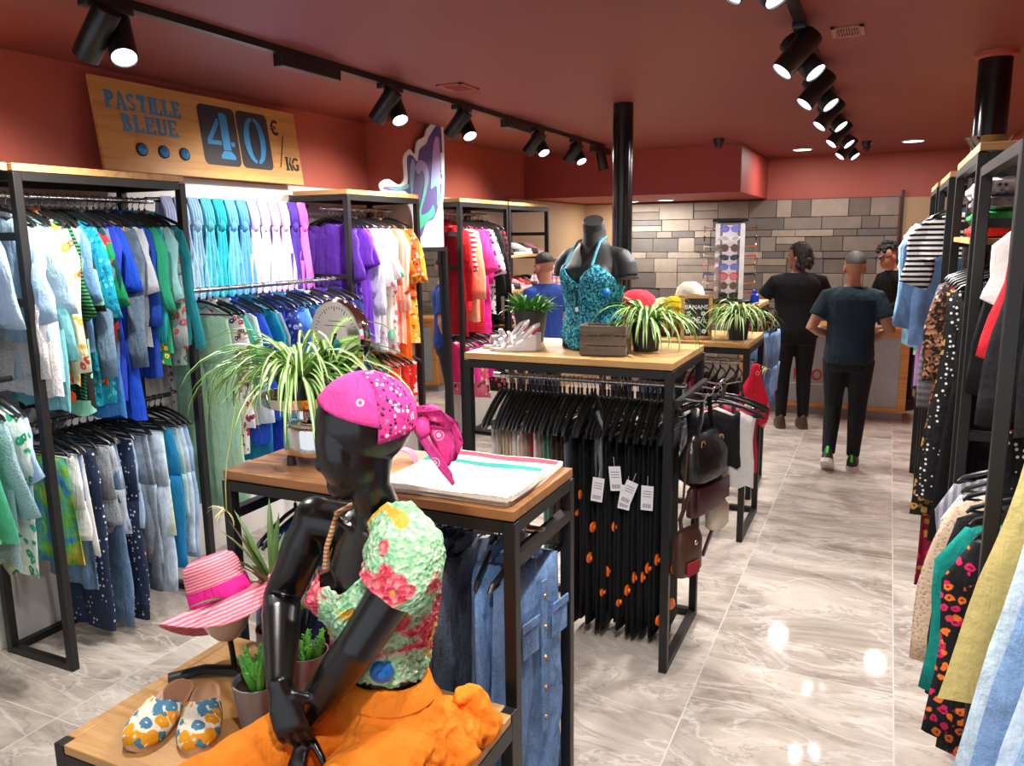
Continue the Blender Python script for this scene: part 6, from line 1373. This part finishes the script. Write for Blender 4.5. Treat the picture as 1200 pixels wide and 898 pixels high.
    # folds: ridges along the thighs
    for H, K in ((HR, KR), (HL, KL)):
        for i in range(9):
            a = r7.uniform(-.2, 3.3); rr_ = .112; d = (K - H).normalized(); s_ = d.cross(Vector((0, 0, 1))).normalized(); n_ = s_.cross(d)
            o_ = lambda v, q, k: H.lerp(K, v) + s_ * cos(a + q) * k + n_ * sin(a + q) * k + Vector((0, 0, -.012))
            w.tube([o_(.0, 0, .115), o_(.35, .25, .095), o_(.75, .35, .08)], [.006, .014, .005], 8)
    for i in range(12):                     # gathers from the waistband
        a = 2 * pi * i / 12 + r7.uniform(-.2, .2); w.tube([P(.135 * cos(a), .10 * sin(a), .80), P(.165 * cos(a + .1), .125 * sin(a + .1), .73), P(.195 * cos(a + .2), .155 * sin(a + .2), .65)], [.005, .010, .006], 8)
    w.v = [tuple(T @ Vector(p)) for p in w.v]
    tr = w.build('trousers', om, t); remesh(tr, .0055, 2)
    nrm_ = [v_.normal.copy() for v_ in tr.data.vertices]
    for vt, n_ in zip(tr.data.vertices, nrm_):             # cloth creases
        q = vt.co.copy(); a = 1 - abs(noise.noise(Vector((q.x * 13 + q.z * 5, q.y * 13 - q.z * 4, q.z * 7)))) * 2.4; b_ = 1 - abs(noise.noise(Vector((q.x * 24, q.y * 24, q.z * 24)))) * 2.2
        spill = sm((q.x - .10) / .08) * sm((.25 - q.z) / .1) if q.y > -.15 else 0
        vt.co = q + n_ * (.007 * max(0, a) + .010 * spill * max(0, b_) - .004)
    wb = MB(); rs = []
    for z, k in ((.772, .012), (.775, .017), (.825, .012), (.827, .007)):
        a, bb, cy = tp(z); rs.append([T @ P(*q) for q in elr(0, cy, z, a + k, bb + k, 36, .92)])
    wb.rings(rs, 0, False).build('waistband', om, tr, smooth=60)
    return t
seated_mannequin()

# --- people
def person(name, label, pos, facing, H=1.72, skin='#b98a6c', shirt='#1a1c20', pants='#17181b', shoe='#2a2522', shoe_sole='#3a332e', hairc='#1c1715', hair='short', headyaw=0, headtilt=0, armL=None, armR=None, legs=None, sleeve=.62, lean=0, width=1.0, curlL=.35, curlR=.35):
    """standing figure; local frame x = the person's right, y = forward, z up"""
    t = thing(name, label, 'person', pos); M = frame(facing); s = H / 1.72; W_ = width
    Lk = lambda p: M @ (Vector(p) * s)
    def lz(p): return Vector((p[0], p[1] + lean * max(0, p[2] - .95), p[2]))
    tor = [(.86, .155, .108, 0), (.93, .16, .112, -.005), (1.0, .152, .105, 0), (1.08, .148, .10, .005), (1.18, .160, .105, .005), (1.28, .178, .112, 0), (1.36, .176, .108, -.006), (1.40, .145, .092, -.012), (1.43, .105, .074, -.014), (1.465, .066, .058, -.01)]
    def R_(z, a, b, cy, g=0, e=.88): return [Lk(lz(q)) for q in elr(0, cy, z, a * W_ + g, b * W_ + g, 24, e)]
    m = MB(); m.rings([R_(*q) for q in tor])
    hc = lz((0, .02, 1.605)); m.tube([Lk(lz((0, -.012, 1.44))), Lk(lz((0, 0, 1.50))), Lk(hc + Vector((0, -.01, -.03)))], [.062 * s, .053 * s, .052 * s], 16)
    HM = Matrix.Rotation(headyaw, 4, 'Z') @ Matrix.Rotation(headtilt, 4, 'X'); head_shape(m, Lk(hc), M @ HM, s * 1.0)
    aL = armL or ((-.18, 0, 1.37), (-.25, -.03, 1.11), (-.24, .06, .87)); aR = armR or ((.18, 0, 1.37), (.25, -.03, 1.11), (.24, .06, .87))
    ends = []
    for (S, E, Wr), sg, cu in ((aL, -1, curlL), (aR, 1, curlR)):
        S, E, Wr = Vector(S), Vector(E), Vector(Wr); S.x *= W_; E.x *= W_; Wr.x *= W_; S, E = lz(S), lz(E); Wr = lz(Wr)
        pts = [lz((sg * .07, -.005, 1.395)), S, S.lerp(E, .5), E, E.lerp(Wr, .3), E.lerp(Wr, .75), Wr]; m.tube([Lk(p) for p in pts], [x * s for x in (.055, .055, .048, .042, .043, .032, .028)], 16)
        d = (Wr - E).normalized(); hand(m, Lk(Wr), M @ d, M @ (Vector((-sg, 0, 0)) if abs(d.z) > .6 else Vector((0, 0, -1))), 1 if (abs(d.z) > .6) == (sg < 0) else -1, cu, s * 1.0)
        ends.append((S, E, Wr, sg))
    lg = legs or (((-.09, 0, .90), (-.095, .02, .49), (-.10, -.02, .09), 0), ((.09, 0, .90), (.095, .02, .49), (.10, -.02, .09), 0))
    for Hp, K, A, pt in lg:
        Hp, K, A = Vector(Hp), Vector(K), Vector(A); m.tube([Lk(p) for p in (Hp, Hp.lerp(K, .5), K, K.lerp(A, .3), K.lerp(A, .7), A)], [x * s for x in (.09, .076, .058, .056, .042, .036)], 16)
    b = m.build('body', plain('skin ' + skin, skin, .55, var=.05), t); remesh(b, .0075, 4)
    # shirt
    c = MB(); c.rings([R_(z, a, bb, cy, .016 + (.012 if z < 1.1 else 0)) for z, a, bb, cy in tor[:-1]] + [R_(1.462, .075, .062, -.01, .006)])
    for S, E, Wr, sg in ends:
        pts = [lz((sg * .07, -.005, 1.395)), S, S.lerp(E, .35), S.lerp(E, sleeve)] if sleeve <= 1 else [lz((sg * .07, -.005, 1.395)), S, S.lerp(E, .5), E, E.lerp(Wr, .5), E.lerp(Wr, .93)]
        c.tube([Lk(p) for p in pts], [x * s for x in ((.07, .071, .070, .071) if sleeve <= 1 else (.07, .068, .062, .056, .05, .042))], 16)
    rr_ = random.Random(len(label))
    for i in range(9):
        z = rr_.uniform(.9, 1.3); a = rr_.uniform(0, 6.28); pq = [lz((.16 * W_ * cos(a + k * .25), .125 * W_ * sin(a + k * .25), z + k * rr_.uniform(-.05, .05))) for k in range(4)]; c.tube([Lk(p) for p in pq], [.004, .011, .011, .004], 8)
    sh = c.build('t_shirt' if sleeve <= 1 else 'sweater', fabric(shirt), t); remesh(sh, .0085, 4)
    p = MB(); p.rings([R_(z, a, bb, cy, .013) for z, a, bb, cy in ((.80, .15, .105, 0),) + tuple(tor[:3])])
    for Hp, K, A, pt in lg:
        Hp, K, A = Vector(Hp), Vector(K), Vector(A); A2 = K.lerp(A, .97)
        p.tube([Lk(q) for q in (Hp + Vector((0, 0, -.01)), Hp.lerp(K, .4), Hp.lerp(K, .8), K, K.lerp(A2, .35), K.lerp(A2, .8), A2)], [x * s for x in (.105, .092, .074, .069, .064, .053, .050)], 18)
        for k in range(4): 
            q = K.lerp(A2, .72 + .07 * k); p.tube([Lk(q + Vector((.045 * cos(a), .045 * sin(a), .012 * sin(a + k)))) for a in [j * pi / 4 for j in range(9)]], .008, 6)
    tr = p.build('trousers', fabric(pants), t); remesh(tr, .0085, 4)
    for Hp, K, A, pitch in lg:
        A = Vector(A); k = MB(); so = MB(); rs = []; ro = []
        for i in range(13):
            v = i / 12; y = lerp(-.085, .185, v); hw = (.034 + .014 * sin(pi * min(1, .15 + .75 * v))) * (.45 if i in (0, 12) else 1); hh = lerp(.105, .05, sm((v - .25) / .5)) * (.7 if i == 12 else 1)
            rs.append([(hw * .95 * cos(a), y, .03 + hh * sin(a)) for a in [pi * q / 10 for q in range(11)]]); ro.append([(-hw, y, 0), (hw, y, 0), (hw * 1.02, y, .034), (-hw * 1.02, y, .034)])
        k.rings(rs); so.rings(ro); MM = Matrix.Translation(Lk(A)) @ M @ Matrix.Scale(s, 4) @ Matrix.Rotation(pitch, 4, 'X') @ Matrix.Translation((0, 0, -.09))
        for q in (k, so): q.v = [tuple(MM @ Vector(x)) for x in q.v]
        so_ = so.build('sole', plain('sole ' + shoe_sole, shoe_sole, .5), None, smooth=40); sh_ = k.build('shoe', plain('shoe ' + shoe, shoe, .5), t, smooth=60); so_.parent = sh_
        if shoe_sole == '#d8d6d2':
            tb = MB(); tb.box((0, -.084, .10), (.018, .012, .06), bev=.003); tb.v = [tuple(MM @ Vector(x)) for x in tb.v]; tb.build('heel_tab', plain('neon green', '#3fe03a', .5), sh_)
    # hair
    h = MB(); rg = random.Random(5 + len(name + label))
    sx, sy, sz, cut = {'short': (.079, .102, .098, 1.45), 'wavy': (.088, .112, .104, 1.95), 'curly': (.092, .113, .115, 1.35), 'bun': (.082, .105, .1, 1.6)}[hair]
    rs = []
    for i in range(15):
        v = i / 14; row = []
        for j in range(36):
            az = 2 * pi * j / 36; low = cut * (.62 if sin(az) > .25 else 1) if hair != 'short' else (cut * (.68 if sin(az) > .3 else 1.08 if sin(az) < -.2 else .95))
            th = lerp(.02, low, v); w = 1 + (.05 * sin(9 * az + 11 * th) + .04 * rg.uniform(-1, 1) if hair in ('wavy', 'curly') else .012 * rg.uniform(-1, 1))
            row.append((sx * sin(th) * cos(az) * w, -.014 + sy * sin(th) * sin(az) * w, .03 + sz * cos(th) * (1 if th < pi / 2 else 1.25) * (w if th < 1.2 else 1)))
        rs.append(row)
    h.rings(rs, 0)
    if hair == 'wavy':
        for k in range(22):
            a = radians(rg.uniform(185, 355)); h.ell((.078 * cos(a), -.02 + .10 * sin(a), rg.uniform(-.10, .0)), (.024, .024, .034), 9, 7)
    if hair == 'curly':
        for k in range(46):
            a = rg.uniform(0, 6.28); th = rg.uniform(0, 1.35); h.ell((.092 * sin(th) * cos(a), -.012 + .112 * sin(th) * sin(a), .03 + .115 * cos(th)), (.022, .022, .022), 8, 6)
    Mh = Matrix.Translation(Lk(hc)) @ M @ HM @ Matrix.Scale(s, 4); h.v = [tuple(Mh @ Vector(x)) for x in h.v]
    hm = plain('hair ' + hairc, hairc, .6, var=.3, scale=160, bump=.5); ho = h.build('hair', hm, t, smooth=60)
    e = MB(); 
    for x in (-1, 1): e.ell((x * .030, .080, .004), (.012, .007, .007), 12, 8, 0); e.ell((x * .030, .0855, .004), (.0055, .003, .0055), 10, 6, 1)
    e.v = [tuple(Mh @ Vector(x)) for x in e.v]; e.build('eyes', [plain('eye white', '#e6e2dc', .3), plain('eye iris', '#2a1c14', .2)], t)
    l = MB(); l.tube([(-.022, .086, -.070), (0, .096, -.069), (.022, .086, -.070)], [.003, .006, .003], 8); l.v = [tuple(Mh @ Vector(x)) for x in l.v]; l.build('mouth', plain('lips', '#a0605a', .5), t)
    br = MB()
    for x in (-1, 1): br.tube([(x * .016, .092, .022), (x * .032, .088, .026), (x * .046, .076, .022)], [.003, .004, .002], 6)
    br.v = [tuple(Mh @ Vector(x)) for x in br.v]; br.build('eyebrows', hm, t)
    return t, Mh, Lk, lz
man2, Mh2, _, _ = person('person', 'person walking away in dark navy t-shirt, black jeans and white-soled sneakers', (-.235, 6.72, 0), (.05, 1), 1.70, skin='#b07a5c', shirt='#20303c', pants='#1b1c20', shoe='#26282a', shoe_sole='#d8d6d2', hairc='#4a4543', hair='short', headyaw=.35,
    armL=((-.18, 0, 1.37), (-.285, -.06, 1.13), (-.13, .14, 1.05)), armR=((.18, 0, 1.37), (.285, -.05, 1.13), (.12, .12, 1.02)),
    legs=(((-.09, 0, .90), (-.10, .06, .49), (-.095, -.13, .13), -.62), ((.09, 0, .90), (.085, .03, .49), (.075, .02, .09), 0)))
person('person', 'person with dark wavy hair in black t-shirt and black jeans facing the counter', (-.76, 8.02, 0), (-.25, 1), 1.75, skin='#b3836a', shirt='#15171b', pants='#141518', shoe='#4a3828', shoe_sole='#5c4a3a', hairc='#1d1613', hair='wavy', headyaw=.95, width=1.14,
    armL=((-.18, 0, 1.37), (-.30, .05, 1.16), (-.25, .22, 1.12)), armR=((.18, 0, 1.37), (.26, .08, 1.14), (.10, .26, 1.06)))
p3, Mh3, _, _ = person('person', 'person with dark curly hair and glasses leaning over the counter', (.19, 9.36, 0), (-.75, -.65), 1.72, skin='#c79a82', shirt='#17171a', pants='#23252c', hairc='#17120f', hair='curly', headyaw=.1, headtilt=-.25, sleeve=1.5, lean=.38,
    armL=((-.18, 0, 1.37), (-.24, .12, 1.16), (-.10, .34, 1.04)), armR=((.18, 0, 1.37), (.25, .12, 1.16), (.14, .34, 1.04)))
g = MB(); f_, l_ = glasses_meshes('', '', 2); f_.v = [tuple(Mh3 @ Matrix.Translation((0, .105, .002)) @ Matrix.Rotation(pi, 4, 'Z') @ Vector(x)) for x in f_.v]; o = f_.build('glasses', SATIN, p3)
person('person', 'person in a blue sleeve browsing behind the sequin bust', (-2.72, 6.55, 0), (-.8, .4), 1.70, skin='#b98468', shirt='#22408c', pants='#232833', hairc='#15110f', hair='bun', sleeve=.7, headtilt=-.2, armR=((.18, 0, 1.37), (.28, .08, 1.16), (.20, .30, 1.22)))

# --- counter, paper roll, basket
def counter():
    t = thing('shop_counter', 'grey fronted counter with wooden frame and red lettering at the back', 'counter', (-.56, 8.62, 0)); w, d, h = 1.60, .46, .93
    MB().b2((-w / 2, .02, .09), (w / 2, d, h - .04)).build('carcass', plain('counter wood', '#a8703a', .5), t, smooth=0)
    MB().b2((-w / 2 + .06, .0, .135), (w / 2 - .075, .02, h - .10), bev=.004).build('front_panel', plain('grey counter panel', '#98a2a5', .35), t, smooth=0)
    wd = wood('counter frame wood', '#c48a46', '#9c6528', .4, 1, 'X')
    for a, b in (((-w / 2, -.006, .09), (w / 2, .02, .135)), ((-w / 2, -.006, h - .10), (w / 2, .02, h - .04)), ((-w / 2, -.006, .135), (-w / 2 + .06, .02, h - .10)), ((w / 2 - .075, -.006, .135), (w / 2, .02, h - .10))): MB().b2(a, b, bev=.002).build('frame_board', wd, t, smooth=0)
    MB().b2((-w / 2 + .02, .03, 0), (w / 2 - .02, d, .09)).build('plinth', plain('grey plinth', '#8d8f8e', .5), t, smooth=0)
    MB().b2((-w / 2 - .01, -.02, h - .04), (w / 2 + .01, d, h), bev=.004).build('worktop', wd, t, smooth=0)
    text('lettering', 'KILO', .16, plain('red vinyl', '#b8322c', .5), t, (-.12, -.001, .42), (pi / 2, 0, 0), .001, .004, sx=.8)
    MB().b2((-.30, -.0015, .325), (.06, -.0005, .335)).build('underline', plain('white vinyl', '#d8d8d8', .5), t, smooth=0)
counter()
m = MB(); rs = [(.052, -.16), (.055, -.158), (.055, .158), (.052, .16), (.034, .16), (.034, -.16), (.052, -.16)]
t = thing('paper_roll', 'white paper roll lying on the counter end', 'paper roll', (.06, 8.72, .987)); t.rotation_euler = (0, pi / 2, radians(50))
m.lathe(rs, n=30, cap=False); m.build('paper', PAPER, t); MB().lathe([(.034, -.158), (.034, .158), (.030, .158), (.030, -.158), (.034, -.158)], n=24, cap=False).build('core', plain('cardboard core', '#8a6a4a', .8), t)
def basket():
    t = thing('shopping_basket', 'red plastic shopping basket held by the person with wavy hair', 'basket', (-1.04, 8.17, .83), .2); rs = []
    rp = plain('red basket plastic', '#b81c1c', .4)
    for z, w, d in ((0, .16, .11), (.02, .165, .115), (.2, .19, .135), (.22, .20, .145), (.22, .19, .135), (.03, .158, .108)): rs.append([(x * w, y * d, z) for x, y in ((-1, -1), (1, -1), (1, 1), (-1, 1))])
    MB().rings(rs).build('tub', rp, t, smooth=0); MB().tube([(-.17, 0, .21), (-.14, 0, .30), (.14, 0, .30), (.17, 0, .21)], .008, 8).build('handle', SATIN, t)
basket()
